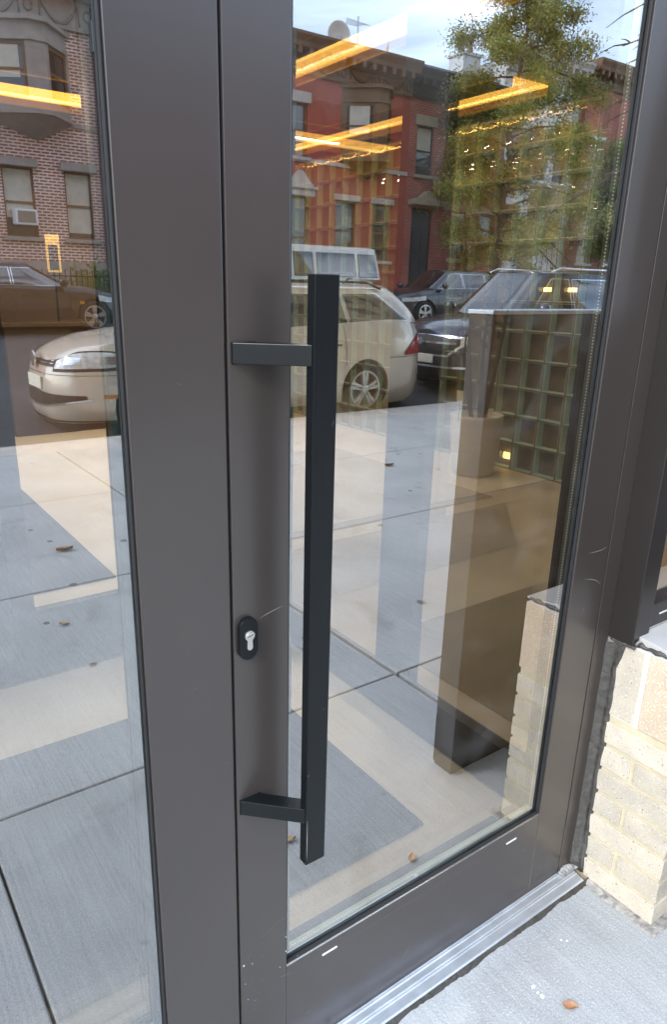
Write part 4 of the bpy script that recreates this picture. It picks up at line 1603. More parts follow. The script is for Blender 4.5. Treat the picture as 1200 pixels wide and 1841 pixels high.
P_WHT = paint('white_paint', (0.74, 0.72, 0.68), .3, .0)
van = Car('parked_van', 'white passenger van across the street, mirrored above the estate car', 5.6, 2.02, P_WHT,
          [(-2.8, 1.28), (1.1, 1.28), (1.7, 1.18), (2.4, 1.08), (2.8, .95)],
          dict(xa0=1.75, xa1=1.05, xb0=-2.78, xb1=-2.62, w0=.94, w1=.80, z=2.04, crown=.06, n=9.0,
               win=[(1.20, .86, .35, .35), (.22, .22, -.35, -.35), (-.50, -.50, -1.72, -1.72), (-1.86, -1.86, -2.52, -2.42)], wt=(.08, .80)),
          zb=.24, wheels=(1.75, -1.55), wr=.37, n=5.0)
for s in (1, -1):
    van.patch('tail_light', LAMPR, van.idx(-2.68), 54.5, .85, 1.2, .010, s, 6, 4)
    van.patch('headlight', LAMPC, 7, 11, .75, .92, .010, s, 8, 4)
    for xx in (1.25, .28, -.42, -1.78):
        van.seam(xx, .4, 1.26, s)
    van.patch('crease', CBLACK, 14, 48, 1.16, 1.166, .004, s, 30, 1)
    van.handle(.48, 1.0, s, CBLACK)
    van.mirror(1.25, s, CBLACK)
van.place(10.75, YF - .05, ZC - .02, math.pi)

P_GRY = paint('graphite_paint', (0.060, 0.062, 0.068), .2, .5)
cro = Car('parked_crossover', 'graphite crossover car across the street under the leafy tree', 4.75, 1.88, P_GRY,
          [(-2.37, 1.10), (0, 1.06), (.8, 1.05), (1.5, 1.0), (2.05, .90), (2.37, .78)],
          dict(xa0=1.25, xa1=.30, xb0=-2.30, xb1=-1.75, w0=.84, w1=.64, z=1.56, crown=.05, trim=CHROME,
               win=[(.85, .22, -.12, -.12), (-.2, -.2, -1.1, -1.08), (-1.18, -1.16, -1.85, -1.55)]),
          zb=.22, wheels=(1.45, -1.38), wr=.355, n=3.9)
for s in (1, -1):
    cro.patch('grille', CBLACK, 0, 4.2, .55, .74, .010, s, 8, 3)
    cro.patch('grille_frame', CHROME, 4.2, 5.0, .55, .74, .012, s, 4, 3)
    cro.patch('headlight', LAMPC, 6.5, 13, lambda u: .68 + .05 * u, lambda u: .79 + .06 * u, .010, s, 12, 4)
    for xx, za, zb_ in ((.98, .3, 1.02), (-.15, .3, 1.03), (-1.1, .6, 1.04)):
        cro.seam(xx, za, zb_, s)
    cro.mirror(.8, s)
    cro.handle(.14, .88, s)
cro.place(16.55, YF, ZC - .02, math.pi)
sd2 = dup(sed.root)
sd2['label'] = 'black saloon car farther along the street behind the dark SUV'
sd2['group'] = 'cars parked on the far side'
sd2.location = (22.6, YF, ZC - .02)
sd2.rotation_euler = (0, 0, math.pi)
for cc in (sed, van, cro):
    cc.root['group'] = 'cars parked on the far side'

# ================================================================== HOUSES ACROSS THE STREET
FYH = -20.0
ZG = ZF + .05
DARKPANE = principled('house_pane', (0.04, 0.045, 0.05), 0.04, spec=0.9)
CURT = principled('window_blind', (0.55, 0.50, 0.42), 0.6, var=0.1, vscale=5, spec=.5)
STONE = principled('grey_brownstone', (0.34, 0.28, 0.25), 0.75, var=0.12, vscale=4, bump=0.1, bscale=20)
TRIMBROWN = principled('brown_trim', (0.16, 0.085, 0.045), 0.6, var=0.12, vscale=4)
PALEST = principled('pale_stone', (0.52, 0.44, 0.40), 0.75, var=0.1, vscale=4)
TANST = principled('tan_lintel', (0.40, 0.33, 0.25), 0.75, var=0.1, vscale=4)
DKCORN = principled('blue_black_cornice', (0.022, 0.024, 0.034), 0.5, var=0.1, vscale=4)
REDPAINT = principled('red_painted_wall', (0.38, 0.078, 0.055), 0.75, var=0.12, vscale=2.5, bump=0.08, bscale=40)
BRICK_PK = brick_mat('pink_mortar_brick', (0.34, 0.11, 0.07), (0.28, 0.085, 0.06), (0.76, 0.60, 0.53), msize=0.018)
BRICK_RD = brick_mat('red_brick', (0.40, 0.10, 0.07), (0.33, 0.08, 0.055), (0.42, 0.22, 0.19), msize=0.010)
WHITEW = principled('white_stucco', (0.72, 0.72, 0.72), 0.8, var=0.05, vscale=3)
DKBLUE = principled('dark_blue_door', (0.018, 0.022, 0.035), 0.4)
ROOFM = principled('tar_roof', (0.05, 0.05, 0.05), 0.9)
YF_ = FYH


class House:
    def __init__(self, name, label, x0, x1, zt, wall, holes, zb=None, depth=9, y=FYH):
        self.x0, self.x1, self.zt, self.y = x0, x1, zt, y
        self.zb = zb = ZG - .6 if zb is None else zb
        self.r = thing(name, label, 'house', ((x0 + x1) / 2, y - depth / 2, ZG))
        X = sorted({x0, x1} | {h[0] for h in holes} | {h[1] for h in holes})
        Z = sorted({zb, zt} | {h[2] for h in holes} | {h[3] for h in holes})
        m = MB()
        for a, b_ in zip(X, X[1:]):
            for c, d in zip(Z, Z[1:]):
                mx_, mz = (a + b_) / 2, (c + d) / 2
                if any(h[0] < mx_ < h[1] and h[2] < mz < h[3] for h in holes):
                    continue
                m.quad((a, y, c), (b_, y, c), (b_, y, d), (a, y, d))
        dp = .16
        for h_ in holes:
            a, b_, c, d = h_[:4]
            m.quad((a, y, c), (a, y - dp, c), (a, y - dp, d), (a, y, d))
            m.quad((b_, y, c), (b_, y - dp, c), (b_, y - dp, d), (b_, y, d))
            m.quad((a, y, c), (b_, y, c), (b_, y - dp, c), (a, y - dp, c))
            m.quad((a, y, d), (b_, y, d), (b_, y - dp, d), (a, y - dp, d))
        m.quad((x0, y, zb), (x0, y - depth, zb), (x0, y - depth, zt), (x0, y, zt))
        m.quad((x1, y, zb), (x1, y - depth, zb), (x1, y - depth, zt), (x1, y, zt))
        m.quad((x0, y - depth, zb), (x1, y - depth, zb), (x1, y - depth, zt), (x0, y - depth, zt))
        m.build('wall', wall, self.r)
        MB().quad((x0, y, zt), (x1, y, zt), (x1, y - depth, zt), (x0, y - depth, zt)).build('roof', ROOFM, self.r)

    def window(self, a, b_, c, d, frame=TRIMBROWN, pane=DARKPANE, sill=STONE, lintel=None, blind=None, lint_h=.16, sill_h=.10, proud=.10, lpro=.05, crest=0):
        y = self.y - .13
        w_ = .055
        m = MB()
        m.box(a, a + w_, y - .03, y + .04, c, d)
        m.box(b_ - w_, b_, y - .03, y + .04, c, d)
        m.box(a + w_, b_ - w_, y - .03, y + .039, d - w_, d)
        m.box(a + w_, b_ - w_, y - .03, y + .039, c, c + w_)
        zm = (c + d) / 2
        m.box(a + w_, b_ - w_, y - .03, y + .038, zm - .03, zm + .03)
        wn = m.build('window', frame, self.r)
        MB().quad((a + w_, y, c), (b_ - w_, y, c), (b_ - w_, y, d), (a + w_, y, d)).build('pane', pane, wn)
        if blind:
            z_ = lerp(d, c, blind)
            MB().quad((a + w_, y - .0 + .006, z_), (b_ - w_, y + .006, z_), (b_ - w_, y + .006, d - w_), (a + w_, y + .006, d - w_)).build('blind', CURT, wn)
        if sill is not None:
            MB().box(a - .12, b_ + .12, self.y - .10, self.y + proud, c - sill_h, c + .002).build('sill', sill, wn, bevel=.01)
        if lintel is not None:
            m = MB()
            m.box(a - .10, b_ + .10, self.y - .10, self.y + lpro, d - .002, d + lint_h)
            if crest:
                m.box(a - .16, b_ + .16, self.y - .09, self.y + lpro + .07, d + lint_h + .001, d + lint_h + .08)
                mid = (a + b_) / 2
                hw = (b_ - a) / 2 + .06
                pts = [(mid - hw, d + lint_h + .081), (mid + hw, d + lint_h + .081), (mid + hw * .55, d + lint_h + .13 + crest * .4), (mid + hw * .25, d + lint_h + .1 + crest), (mid, d + lint_h + .12 + crest * 1.2),
                       (mid - hw * .25, d + lint_h + .1 + crest), (mid - hw * .55, d + lint_h + .13 + crest * .4)]
                m.prism(pts, self.y - .05, self.y + lpro + .02, 'y')
            m.build('lintel', lintel, wn, bevel=.01)
        return wn

    def cornice(self, mat, z0, z1, proj=.55, frieze=.7, mod=True, swag=None):
        x0, x1, y = self.x0 + .01, self.x1 - .01, self.y
        h = z1 - z0
        fz = z0 + h * frieze
        prof = [(y + .0, z0), (y + .10, z0), (y + .12, z0 + .07), (y + .07, z0 + .10), (y + .07, fz - .12), (y + .16, fz - .08), (y + .18, fz), (y + proj * .8, fz + .08),
                (y + proj * .85, fz + .2), (y + proj, z1 - .08), (y + proj, z1), (y - .2, z1 + .02), (y - .2, z0)]
        c = MB().prism(prof, x0, x1, 'x').build('cornice', mat, self.r)
        if mod:
            m = MB()
            n = int((x1 - x0) / .42)
            for k in range(n):
                x = x0 + .2 + k * (x1 - x0 - .2) / n
                m.box(x, x + .14, y + .17, y + proj * .78, fz - .10, fz + .079)
            m.build('modillions', mat, c)
        if swag:
            m = MB()
            n = max(2, int((x1 - x0) / 1.3))
            for k in range(n):
                xa = x0 + (x1 - x0) * (k + .08) / n
                xb_ = x0 + (x1 - x0) * (k + .72) / n
                zz = lerp(z0, fz, .72)
                m.tube([(lerp(xa, xb_, t / 10), y + .085, zz - .26 * h * math.sin(math.pi * t / 10)) for t in range(11)], [.018 + .03 * math.sin(math.pi * t / 10) for t in range(11)], 6)
                m.tube([(xa, y + .085, zz), (xa - .02, y + .085, zz - .25 * h)], .02, 6)
                m.tube([(xb_, y + .085, zz), (xb_ + .02, y + .085, zz - .25 * h)], .02, 6)
                xc = x0 + (x1 - x0) * (k + .88) / n
                m.tube([(xc + .10 * math.cos(t * .628), y + .085, lerp(z0, fz, .5) + .12 * math.sin(t * .628)) for t in range(11)], .025, 6)
            m.build('swags', swag, c, smooth=True)
        return c

    def oriel(self, xa, xr, xb, zlo, zhi, mat, out_=.75, glow=None):
        """two-faced bay: xa..xr is one face, xr..xb the other; ridge at xr"""
        y = self.y
        o = MB()
        tri = [(xa, y - .05), (xr - .25, y + out_), (xr + .12, y + out_), (xb, y - .05)]
        o.prism(tri, zlo, zlo + .28)
        o.prism(tri, zhi - .42, zhi - .10)
        tri2 = [(xa - .12, y - .05), (xr - .28, y + out_ + .12), (xr + .16, y + out_ + .12), (xb + .12, y - .05)]
        o.prism(tri2, zhi - .099, zhi)
        o.prism(tri2, zlo - .08, zlo - .001)
        tri3 = [(xa - .05, y - .05), (xr - .26, y + out_ + .05), (xr + .14, y + out_ + .05), (xb + .05, y - .05)]
        o.prism(tri3, zhi - .50, zhi - .421)
        ob = o.build('oriel', mat, self.r)
        # pyramid corbel under it
        m = MB()
        ap = (xr - .05, y + .02, zlo - .55)
        base = [(xa, y, zlo - .081), (xr - .25, y + out_, zlo - .081), (xr + .12, y + out_, zlo - .081), (xb, y, zlo - .081)]
        for p, q in zip(base, base[1:]):
            m.quad(p, q, ap)
        m.build('corbel', mat, ob)
        # corner posts and sashes on each face
        for f, (p, q) in enumerate((((xa, y), (xr - .25, y + out_)), ((xr - .25, y + out_), (xr + .12, y + out_)), ((xr + .12, y + out_), (xb, y)))):
            p, q = Vector((p[0], p[1], 0)), Vector((q[0], q[1], 0))
            dv = (q - p)
            Ln = dv.length
            dv.normalize()
            nv = Vector((dv.y, -dv.x, 0))
            if nv.y < 0:
                nv = -nv
            z0, z1 = zlo + .281, zhi - .501
            m = MB()

            def bar(s0, s1, za, zb_, d0, d1):
                pts = [p + dv * s0 + nv * d0, p + dv * s1 + nv * d0, p + dv * s1 + nv * d1, p + dv * s0 + nv * d1]
                m.prism([(v.x, v.y) for v in pts], za, zb_)
            if f == 1:
                bar(0, Ln, z0, z1, -.1, 0)
                m.build('post', mat, ob)
                continue
            bar(0, .12, z0, z1, -.10, .0)
            bar(Ln - .12, Ln, z0, z1, -.10, .0)
            m.build('post', mat, ob)
            m = MB()
            bar(.12, .20, z0, z1, -.09, -.03)
            bar(Ln - .20, Ln - .12, z0, z1, -.09, -.03)
            bar(.2, Ln - .2, z1 - .09, z1, -.09, -.031)
            bar(.2, Ln - .2, z0, z0 + .09, -.09, -.031)
            bar(.2, Ln - .2, (z0 + z1) / 2 - .03, (z0 + z1) / 2 + .03, -.09, -.032)
            wn = m.build('window', TRIMBROWN, ob)
            a_, b2 = p + dv * .2 - nv * .06, p + dv * (Ln - .2) - nv * .06
            MB().quad((a_.x, a_.y, z0), (b2.x, b2.y, z0), (b2.x, b2.y, z1), (a_.x, a_.y, z1)).build('pane', DARKPANE, ob)
            if f == 0:
                a3, b3 = p + dv * .3 - nv * .05, p + dv * (Ln - .3) - nv * .05
                MB().quad((a3.x, a3.y, lerp(z0, z1, .35)), (b3.x, b3.y, lerp(z0, z1, .35)), (b3.x, b3.y, z1 - .09), (a3.x, a3.y, z1 - .09)).build('curtain', CURT, ob)
        return ob


# --- pink-mortar brick house in the left glass
hL = House('row_house', 'brick row house with pale mortar and stone bay, mirrored in the left glass', 1.6, 7.45, 7.9, BRICK_PK,
           [(2.1, 3.0, 2.7, 4.38), (4.78, 5.58, 2.70, 4.38), (6.36, 7.10, 2.70, 4.38), (2.2, 3.1, 5.55, 7.1)])
hL.window(2.1, 3.0, 2.7, 4.38, lintel=STONE, lint_h=.2, lpro=.14)
wa = hL.window(4.78, 5.58, 2.70, 4.38, lintel=STONE, lint_h=.2, lpro=.14, blind=.72)
hL.window(6.36, 7.10, 2.70, 4.38, lintel=STONE, lint_h=.2, lpro=.14, blind=.9)
hL.window(2.2, 3.1, 5.55, 7.1, lintel=STONE)
ac = MB().box(4.96, 5.52, FYH - .1, FYH + .28, 2.98, 3.36).build('air_conditioner', principled('ac_white', (.72, .72, .74), .5), hL.r, bevel=.02)
MB().box(5.02, 5.46, FYH + .281, FYH + .285, 3.03, 3.31).build('grille', principled('ac_grille', (.28, .22, .17), .7), ac)
hL.oriel(4.3, 5.82, 6.72, 5.56, 7.55, STONE, .8)
hL.cornice(STONE, 7.62, 9.3, .6, .45, swag=principled('swag_relief', (.24, .19, .17), .7))
MB().box(1.61, 7.44, FYH - .02, FYH + .05, 5.42, 5.50).build('string_course', STONE, hL.r)
MB().box(1.605, 7.445, FYH - .02, FYH + .10, ZG - .6, 2.12).build('stone_base', STONE, hL.r)
MB().tube([(7.40, FYH + .10, 1.0), (7.40, FYH + .10, 8.2)], .075, 10).build('downpipe', principled('maroon_pipe', (.10, .025, .035), .5), hL.r)
MB().box(7.28, 7.50, FYH + .02, FYH + .28, 7.2, 7.9).build('rain_hopper', principled('grey_hopper', (.22, .25, .26), .4, .4), hL.r, bevel=.02)

# --- neighbour hidden behind the door stile
hM = House('row_house', 'red painted row house mostly hidden behind the door stile in the mirror image', 7.455, 12.85, 7.9, REDPAINT,
           [(8.2, 9.1, 2.7, 4.4), (10.2, 11.1, 2.7, 4.4), (8.2, 9.1, 5.5, 7.1), (10.2, 11.1, 5.5, 7.1)])
for a, z in ((8.2, 2.7), (10.2, 2.7), (8.2, 5.5), (10.2, 5.5)):
    hM.window(a, a + .9, z, z + (1.7 if z < 3 else 1.6), lintel=PALEST, crest=.15)
hM.cornice(TRIMBROWN, 7.85, 8.8, .55, .5)

# --- red painted house with brown bay
hA = House('row_house', 'red painted row house with brown bay window, mirrored behind the pull bar', 12.855, 18.42, 8.0, REDPAINT,
           [(13.35, 14.15, 5.50, 7.02), (13.35, 14.25, 1.9, 4.36), (15.36, 16.22, 2.5, 4.36), (16.95, 17.72, 2.5, 4.36)])
hA.window(13.35, 14.15, 5.50, 7.02, lintel=PALEST, lint_h=.30, lpro=.08, sill=PALEST)
hA.window(15.36, 16.22, 2.5, 4.36, lintel=PALEST, lint_h=.18, lpro=.10, sill=PALEST)
hA.window(16.95, 17.72, 2.5, 4.36, lintel=PALEST, lint_h=.18, lpro=.10, sill=PALEST)
hA.window(13.35, 14.25, 1.9, 4.36, lintel=PALEST, lint_h=.2, lpro=.22, sill=None, crest=.36)
MB().box(12.86, 18.40, FYH - .02, FYH + .045, 5.36, 5.48).build('string_course', PALEST, hA.r)
hA.oriel(15.45, 16.7, 17.6, 5.62, 7.75, TRIMBROWN, .75)
hA.cornice(TRIMBROWN, 7.78, 8.75, .6, .55, swag=principled('swag_relief_brown', (.11, .06, .035), .7))
# --- red brick house with black cornice
hB = House('row_house', 'red brick row house with blue-black cornice and dark front door', 18.425, 23.35, 7.9, BRICK_RD,
           [(18.80, 19.62, 5.45, 7.02), (20.7, 21.6, 5.45, 7.02), (22.2, 23.0, 5.45, 7.02), (18.75, 19.80, 1.7, 4.38), (20.75, 21.6, 2.72, 4.38), (22.28, 23.12, 2.72, 4.38)])
hB.window(18.80, 19.62, 5.45, 7.02, lintel=TANST, lint_h=.32, blind=.55, frame=DKBLUE, sill=TANST)
hB.window(20.7, 21.6, 5.45, 7.02, lintel=TANST, lint_h=.32, frame=DKBLUE, sill=TANST)
hB.window(22.2, 23.0, 5.45, 7.02, lintel=TANST, lint_h=.32, frame=DKBLUE, sill=TANST)
hB.window(20.75, 21.6, 2.72, 4.38, lintel=None, blind=.45, sill=TANST, sill_h=.14)
hB.window(22.28, 23.12, 2.72, 4.38, lintel=None, sill=TANST, sill_h=.14)
dr = MB().box(18.80, 19.75, FYH - .14, FYH - .09, 1.75, 4.30).build('front_door', DKBLUE, hB.r)
m = MB()
for xx in (18.9, 19.32):
    for za, zb_ in ((1.9, 2.7), (2.85, 3.6)):
        m.box(xx, xx + .34, FYH - .092, FYH - .075, za, zb_)
m.build('door_panel', DKBLUE, dr, bevel=.01)
pts = [(18.55, 4.45), (20.05, 4.45), (20.05, 4.62), (19.65, 4.72), (19.3, 4.95), (18.95, 4.72), (18.55, 4.62)]
MB().prism(pts, FYH - .02, FYH + .3, 'y').build('door_hood', TANST, hB.r, bevel=.02)
MB().box(20.3, 23.3, FYH - .01, FYH + .04, 4.40, 4.66).build('lintel_band', TANST, hB.r)
m = MB()
for k in range(6):
    m.box(18.6, 20.0, FYH + .001 + k * .28, FYH + .28 + k * .28, ZG - .4, 1.68 - k * .17)
m.build('stoop', STONE, hB.r)
hB.cornice(DKCORN, 7.82, 8.68, .45, .55)
m = MB()
for k in range(60):
    x = 18.5 + k * .08
    m.box(x, x + .012, FYH - .5, FYH - .488, 8.70, 9.02)
m.box(18.5, 23.3, FYH - .505, FYH - .483, 9.02, 9.05)
m.build('roof_railing', DKCORN, hB.r)
# --- white house
hC = House('row_house', 'white rendered row house with stoop behind the leafy tree', 23.36, 28.0, 9.9, WHITEW,
           [(24.0, 24.9, 5.9, 7.6), (25.4, 26.3, 5.9, 7.6), (26.7, 27.5, 5.9, 7.6), (24.0, 24.9, 3.0, 4.9), (25.4, 26.3, 3.0, 4.9), (26.7, 27.6, 1.4, 2.6)], y=FYH - .3)
for (a, b_, c, d) in ((24.0, 24.9, 5.9, 7.6), (25.4, 26.3, 5.9, 7.6), (26.7, 27.5, 5.9, 7.6), (24.0, 24.9, 3.0, 4.9), (25.4, 26.3, 3.0, 4.9), (26.7, 27.6, 1.4, 2.6)):
    hC.window(a, b_, c, d, lintel=WHITEW, sill=WHITEW)
hC.cornice(principled('white_cornice', (.62, .56, .52), .7, var=.08, vscale=3), 9.5, 10.3, .6, .5)
m = MB()
for k in range(8):
    m.box(25.3, 26.5, FYH - .299 + k * .30, FYH + .0 + k * .30, ZG - .4, 2.9 - k * .22)
m.build('stoop', WHITEW, hC.r)
m = MB()
for xx in (25.25, 26.55):
    m.tube([(xx, FYH - .2, 3.8), (xx, FYH + 2.1, 2.1)], .03, 6)
    for k in range(8):
        m.tube([(xx, FYH + k * .28, 3.65 - k * .21), (xx, FYH + k * .28, 2.75 - k * .22)], .012, 5)
m.build('stoop_railing', CBLACK, hC.r)
# --- next brick house, cornice dark
hD = House('row_house', 'pinkish brick row house at the far right edge of the mirror image', 28.01, 34.5, 10.3, BRICK_RD,
           [(28.6, 29.5, 5.9, 7.7), (30.6, 31.5, 5.9, 7.7), (28.6, 29.5, 2.8, 4.8), (30.6, 31.5, 2.8, 4.8)])
for a in (28.6, 30.6):
    hD.window(a, a + .9, 5.9, 7.7, lintel=WHITEW, sill=WHITEW, frame=WHITEW)
    hD.window(a, a + .9, 2.8, 4.8, lintel=WHITEW, sill=WHITEW, frame=WHITEW)
hD.cornice(TRIMBROWN, 9.6, 10.5, .55, .5)
hE = House('row_house', 'brown brick row house beyond the pinkish one', 34.51, 41, 9.8, BRICK_PK, [(35.2, 36.1, 5.7, 7.4), (37.5, 38.4, 5.7, 7.4), (35.2, 36.1, 2.8, 4.6), (37.5, 38.4, 2.8, 4.6)])
for a in (35.2, 37.5):
    hE.window(a, a + .9, 5.7, 7.4, lintel=STONE)
    hE.window(a, a + .9, 2.8, 4.6, lintel=STONE)
hE.cornice(TRIMBROWN, 9.2, 10.0, .55, .5)
hK = House('row_house', 'brick row house at the left end of the street, outside the mirror image', -6.0, 1.59, 8.2, BRICK_RD, [(-4.5, -3.6, 2.7, 4.4), (-1.2, -.3, 2.7, 4.4)])
hK.window(-4.5, -3.6, 2.7, 4.4, lintel=STONE)
hK.window(-1.2, -.3, 2.7, 4.4, lintel=STONE)
hK.cornice(STONE, 8.0, 9.1, .55, .5)

# --- roof gear
DISHM = principled('dish_grey', (.66, .60, .54), .55)


def dish(x, y, z, r, az, label):
    t = thing('satellite_dish', label, 'satellite dish', (x, y, z - .5), 'satellite dishes on the roofs')
    prof = []
    m = MB()
    rows = []
    for k in range(6):
        rr = r * k / 5
        rows.append([(rr * math.cos(a * .3927) * .95, -.25 * r * (1 - (rr / r) ** 2), rr * math.sin(a * .3927)) for a in range(16)])
    m.grid(rows, close=True)
    m.v = [(x + v[0] * math.cos(az) - v[1] * math.sin(az), y + v[0] * math.sin(az) + v[1] * math.cos(az), z + v[2]) for v in m.v]
    d = m.build('reflector', DISHM, t, smooth=True)
    sm = d.modifiers.new('solid', 'SOLIDIFY')
    sm.thickness = .03
    MB().tube([(x, y - .1, z - .6), (x, y - .05, z - .1)], .03, 6).build('mast', RIM, t)
    a2 = Vector((math.cos(az + math.pi / 2), math.sin(az + math.pi / 2), 0)) * r * .9
    MB().tube([(x, y, z - r * .9), (x + a2.x, y + a2.y, z - r * .3)], .015, 6).build('arm', RIM, t)


dish(16.25, -21.3, 9.55, .42, .35, 'large satellite dish on the red house roof, left of the aerial')
dish(18.45, -21.4, 9.45, .33, -.9, 'smaller satellite dish seen nearly edge-on at the roof end')
an = thing('roof_aerial', 'thin television aerial standing on the red house roof', 'aerial', (17.2, -21.5, 8.0))
m = MB().tube([(17.2, -21.5, 8.0), (17.2, -21.5, 10.3)], .03, 6)
for k, hw in enumerate((.5, .42, .34, .26)):
    m.tube([(17.2 - hw, -21.5, 10.15 - k * .0 + .0), (17.2 + hw, -21.5, 10.12)], .012, 5) if k == 0 else m.tube([(17.2 - hw, -21.5 - k * .12, 10.14), (17.2 + hw, -21.5 - k * .12, 10.14)], .010, 5)
m.build('mast', RIM, an)


def chimney(x, y, zb, zt, hw, mat, label, pots=2):
    t = thing('chimney', label, 'chimney', (x, y, zb))
    MB().box(x - hw, x + hw, y - .4, y + .4, zb, zt).build('stack', mat, t, bevel=.02)
    MB().box(x - hw - .06, x + hw + .06, y - .46, y + .46, zt + .001, zt + .12).build('cap', mat, t, bevel=.02)
    for k in range(pots):
        xx = x - hw * .5 + k * hw
        MB().lathe([(.12, zt + .121), (.10, zt + .65), (.15, zt + .70), (.15, zt + .78)], (xx, y, 0), 'z', 12).build('pot', principled('pot_clay', (.50, .40, .32), .8), t, smooth=True)


chimney(22.45, -21.6, 7.9, 9.95, .46, WHITEW, 'white chimney with two pots on the brick house roof')
chimney(13.95, -21.9, 8.0, 9.3, .20, WHITEW, 'small white chimney on the red house roof', 1)
chimney(19.5, -22.4, 7.9, 8.95, .22, WHITEW, 'low pale chimney behind the black cornice', 1)

# ================================================================== TREES
BARK = principled('bark', (0.10, 0.075, 0.055), 0.9, var=0.25, vscale=10, bump=0.6, bscale=30)
LF1 = leaf_mat('leaf_olive', (0.34, 0.33, 0.075))
LF2 = leaf_mat('leaf_green', (0.20, 0.26, 0.07))
LF3 = leaf_mat('leaf_yellow', (0.58, 0.44, 0.08))


def tree(name, label, x, y, zb, H, crown_r, trunk_r, nleaf, seed, crown_low=.28, leaf=.09, bare=False, mats=(LF1, LF2, LF3), bias=(0, 0), droop=.25, group=None):
    rr = random.Random(seed)
    t = thing(name, label, 'tree', (x, y, zb), group)
    tk = MB()
    tips = []
    top = Vector((x + bias[0] * .3, y, zb + H * .92))
    pts = [Vector((x, y, zb - .1))]
    n = 9
    for k in range(1, n + 1):
        f = k / n
        pts.append(Vector((x, y, zb)).lerp(top, f) + Vector((rr.gauss(0, .10), rr.gauss(0, .10), 0)) * f * 1.6)
    tk.tube(pts, [trunk_r * (1 - .9 * k / n) + .01 for k in range(n + 1)], 9)
    nb = 46
    for b_ in range(nb):
        f = lerp(crown_low, .97, (b_ + rr.random()) / nb)
        k = min(int(f * n), n - 1)
        p0 = pts[k].lerp(pts[k + 1], f * n - k)
        th = b_ * 2.4 + rr.uniform(-.4, .4)
        q_ = (f - crown_low) / (1.0 - crown_low)
        env = min(1, .55 + 2.2 * q_) * (1 - q_) ** .55
        Lb = crown_r * max(.22, env) * rr.uniform(.7, 1.15)
        d = Vector((math.cos(th) + bias[0] * .25, math.sin(th) + bias[1] * .2, rr.uniform(.15, .75)))
        d.normalize()
        bp_ = [p0]
        for s in range(1, 6):
            q = s / 5
            bp_.append(p0 + d * Lb * q + Vector((rr.gauss(0, .06), rr.gauss(0, .06), -droop * Lb * q * q)) * 1.0)
        tk.tube(bp_, [trunk_r * .30 * (1 - .8 * s / 5) * (1.1 - f * .7) + .006 for s in range(6)], 5)
        for s in range(7):
            q = rr.uniform(.25, 1.0)
            kk = min(int(q * 5), 4)
            c = bp_[kk].lerp(bp_[kk + 1], q * 5 - kk)
            td = (d + Vector((rr.gauss(0, .8), rr.gauss(0, .8), rr.gauss(.05, .4)))).normalized()
            L2 = Lb * rr.uniform(.15, .38)
            e = c + td * L2 - Vector((0, 0, droop * L2 * 1.2))
            mid = (c + e) / 2 + Vector((0, 0, .06 * L2))
            tk.tube([c, mid, e], [.014, .009, .004], 4, cap=False)
            tips.append((c, mid, e, L2))
    tk.build('trunk', BARK, t, smooth=True)
    if bare:
        return t
    lm = MB()
    for k in range(nleaf):
        c, mid, e, L2 = tips[rr.randrange(len(tips))]
        q = rr.random()
        p = (c.lerp(mid, q * 2) if q < .5 else mid.lerp(e, q * 2 - 1)) + Vector((rr.gauss(0, .19), rr.gauss(0, .19), rr.gauss(-.08, .20)))
        a = Vector((rr.gauss(0, 1), rr.gauss(0, 1), rr.gauss(-.5, .7))).normalized()
        b2 = a.cross(Vector((rr.gauss(0, 1), rr.gauss(0, 1), rr.gauss(0, 1))))
        if b2.length < .1:
            continue
        b2.normalize()
        s = leaf * rr.uniform(.6, 1.3)
        mi_ = 0 if rr.random() < .55 else (1 if rr.random() < .7 else 2)
        i = len(lm.v)
        lm.v += [tuple(p - a * s), tuple(p + b2 * s * .38), tuple(p + a * s), tuple(p - b2 * s * .38)]
        lm.f.append((i, i + 1, i + 2, i + 3))
        lm.mi.append(mi_)
    me = bpy.data.meshes.new('crown')
    o_ = world_off(t)
    me.from_pydata([(v[0] - o_[0], v[1] - o_[1], v[2] - o_[2]) for v in lm.v], [], lm.f)
    for m_ in mats:
        me.materials.append(m_)
    me.polygons.foreach_set('material_index', lm.mi)
    ob = bpy.data.objects.new('crown', me)
    col.objects.link(ob)
    ob.parent = t
    return t


tree('street_tree', 'tall airy street tree with olive leaves before the white house', 20.9, -17.7, ZF, 12.6, 4.2, .17, 105000, 11, crown_low=.15, leaf=.055, bias=(.6, 0), droop=.4)
tree('street_tree', 'dark leafy street tree at the right edge of the mirror image', 28.6, -17.8, ZF, 7.4, 2.6, .16, 36000, 5, crown_low=.3, leaf=.08, mats=(LF2, LF2, LF1))
tree('bare_tree', 'bare branching tree by the near kerb, its twigs at the top right', 12.3, -5.9, -.02, 9.0, 2.6, .12, 0, 21, crown_low=.34, bare=True, droop=.5)

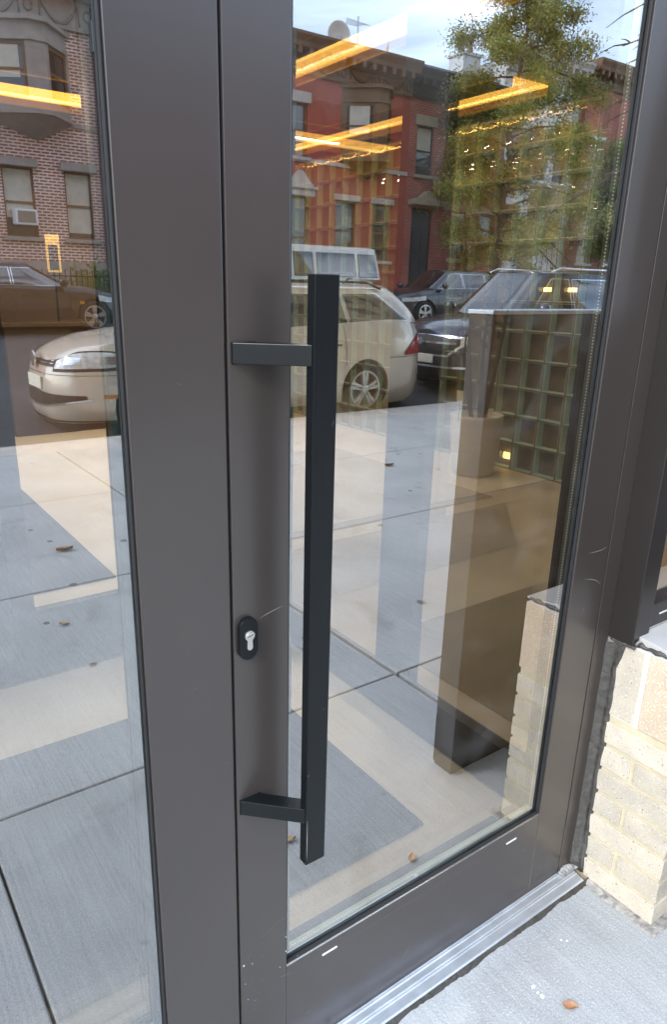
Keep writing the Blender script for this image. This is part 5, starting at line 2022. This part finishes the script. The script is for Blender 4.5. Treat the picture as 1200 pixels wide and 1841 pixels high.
# low shrubs and bins at the foot of the left house
bush = thing('front_shrub', 'dark low shrub in front of the brick house', 'shrub', (6.9, -19.1, ZF))
rr = random.Random(4)
lm = MB()
for k in range(2600):
    p = Vector((6.9 + rr.gauss(0, .45), -19.1 + rr.gauss(0, .25), ZF + .55 + rr.gauss(0, .30)))
    a = Vector((rr.gauss(0, 1), rr.gauss(0, 1), rr.gauss(0, 1))).normalized()
    b2 = a.orthogonal().normalized()
    lm.quad(p - a * .07, p + b2 * .03, p + a * .07, p - b2 * .03)
lm.build('foliage', LF2, bush)
MB().tube([(6.9, -19.1, ZF), (6.85, -19.1, ZF + .6)], .03, 6).build('stem', BARK, bush)
bn = thing('wheelie_bin', 'blue refuse bin beside the brick house shrub', 'bin', (7.75, -18.9, ZF))
BINM = principled('blue_plastic', (.02, .03, .12), .45)
MB().prism([(7.48, ZF + .08), (8.02, ZF + .08), (8.08, ZF + .95), (7.42, ZF + .95)], -19.2, -18.6, 'y').build('body', BINM, bn, bevel=.03)
MB().box(7.40, 8.10, -19.25, -18.55, ZF + .955, ZF + 1.03).build('lid', BINM, bn, bevel=.03)
for s in (7.5, 8.0):
    MB().lathe([(.1, -.03), (.1, .03)], (s, -19.15, ZF + .1), 'x', 14).build('wheel', TYRE, bn)
MB().box(7.55, 7.95, -18.545, -18.50, ZF + .98, ZF + 1.01).build('handle', CBLACK, bn, bevel=.01)
# iron fence before the houses
for (xa, xb_, lab) in ((1.7, 7.3, 'iron area railing before the brick house with the bay'), (20.2, 23.2, 'iron area railing before the red brick house')):
    fe = thing('iron_railing', lab, 'railing', ((xa + xb_) / 2, -18.3, ZF))
    m = MB()
    m.box(xa, xb_, -18.32, -18.29, ZF + .15, ZF + .18)
    m.box(xa, xb_, -18.32, -18.29, ZF + .95, ZF + .98)
    m.build('rail', CBLACK, fe)
    pmesh = MB().box(-.011, .011, -.011, .011, 0, 1.1).mesh('baluster', CBLACK)
    k = 0
    while xa + k * .14 < xb_:
        o = bpy.data.objects.new('baluster', pmesh)
        col.objects.link(o)
        o.parent = fe
        o.location = (xa + .05 + k * .14 - (xa + xb_) / 2, -18.305 + 18.3, .02)
        k += 1
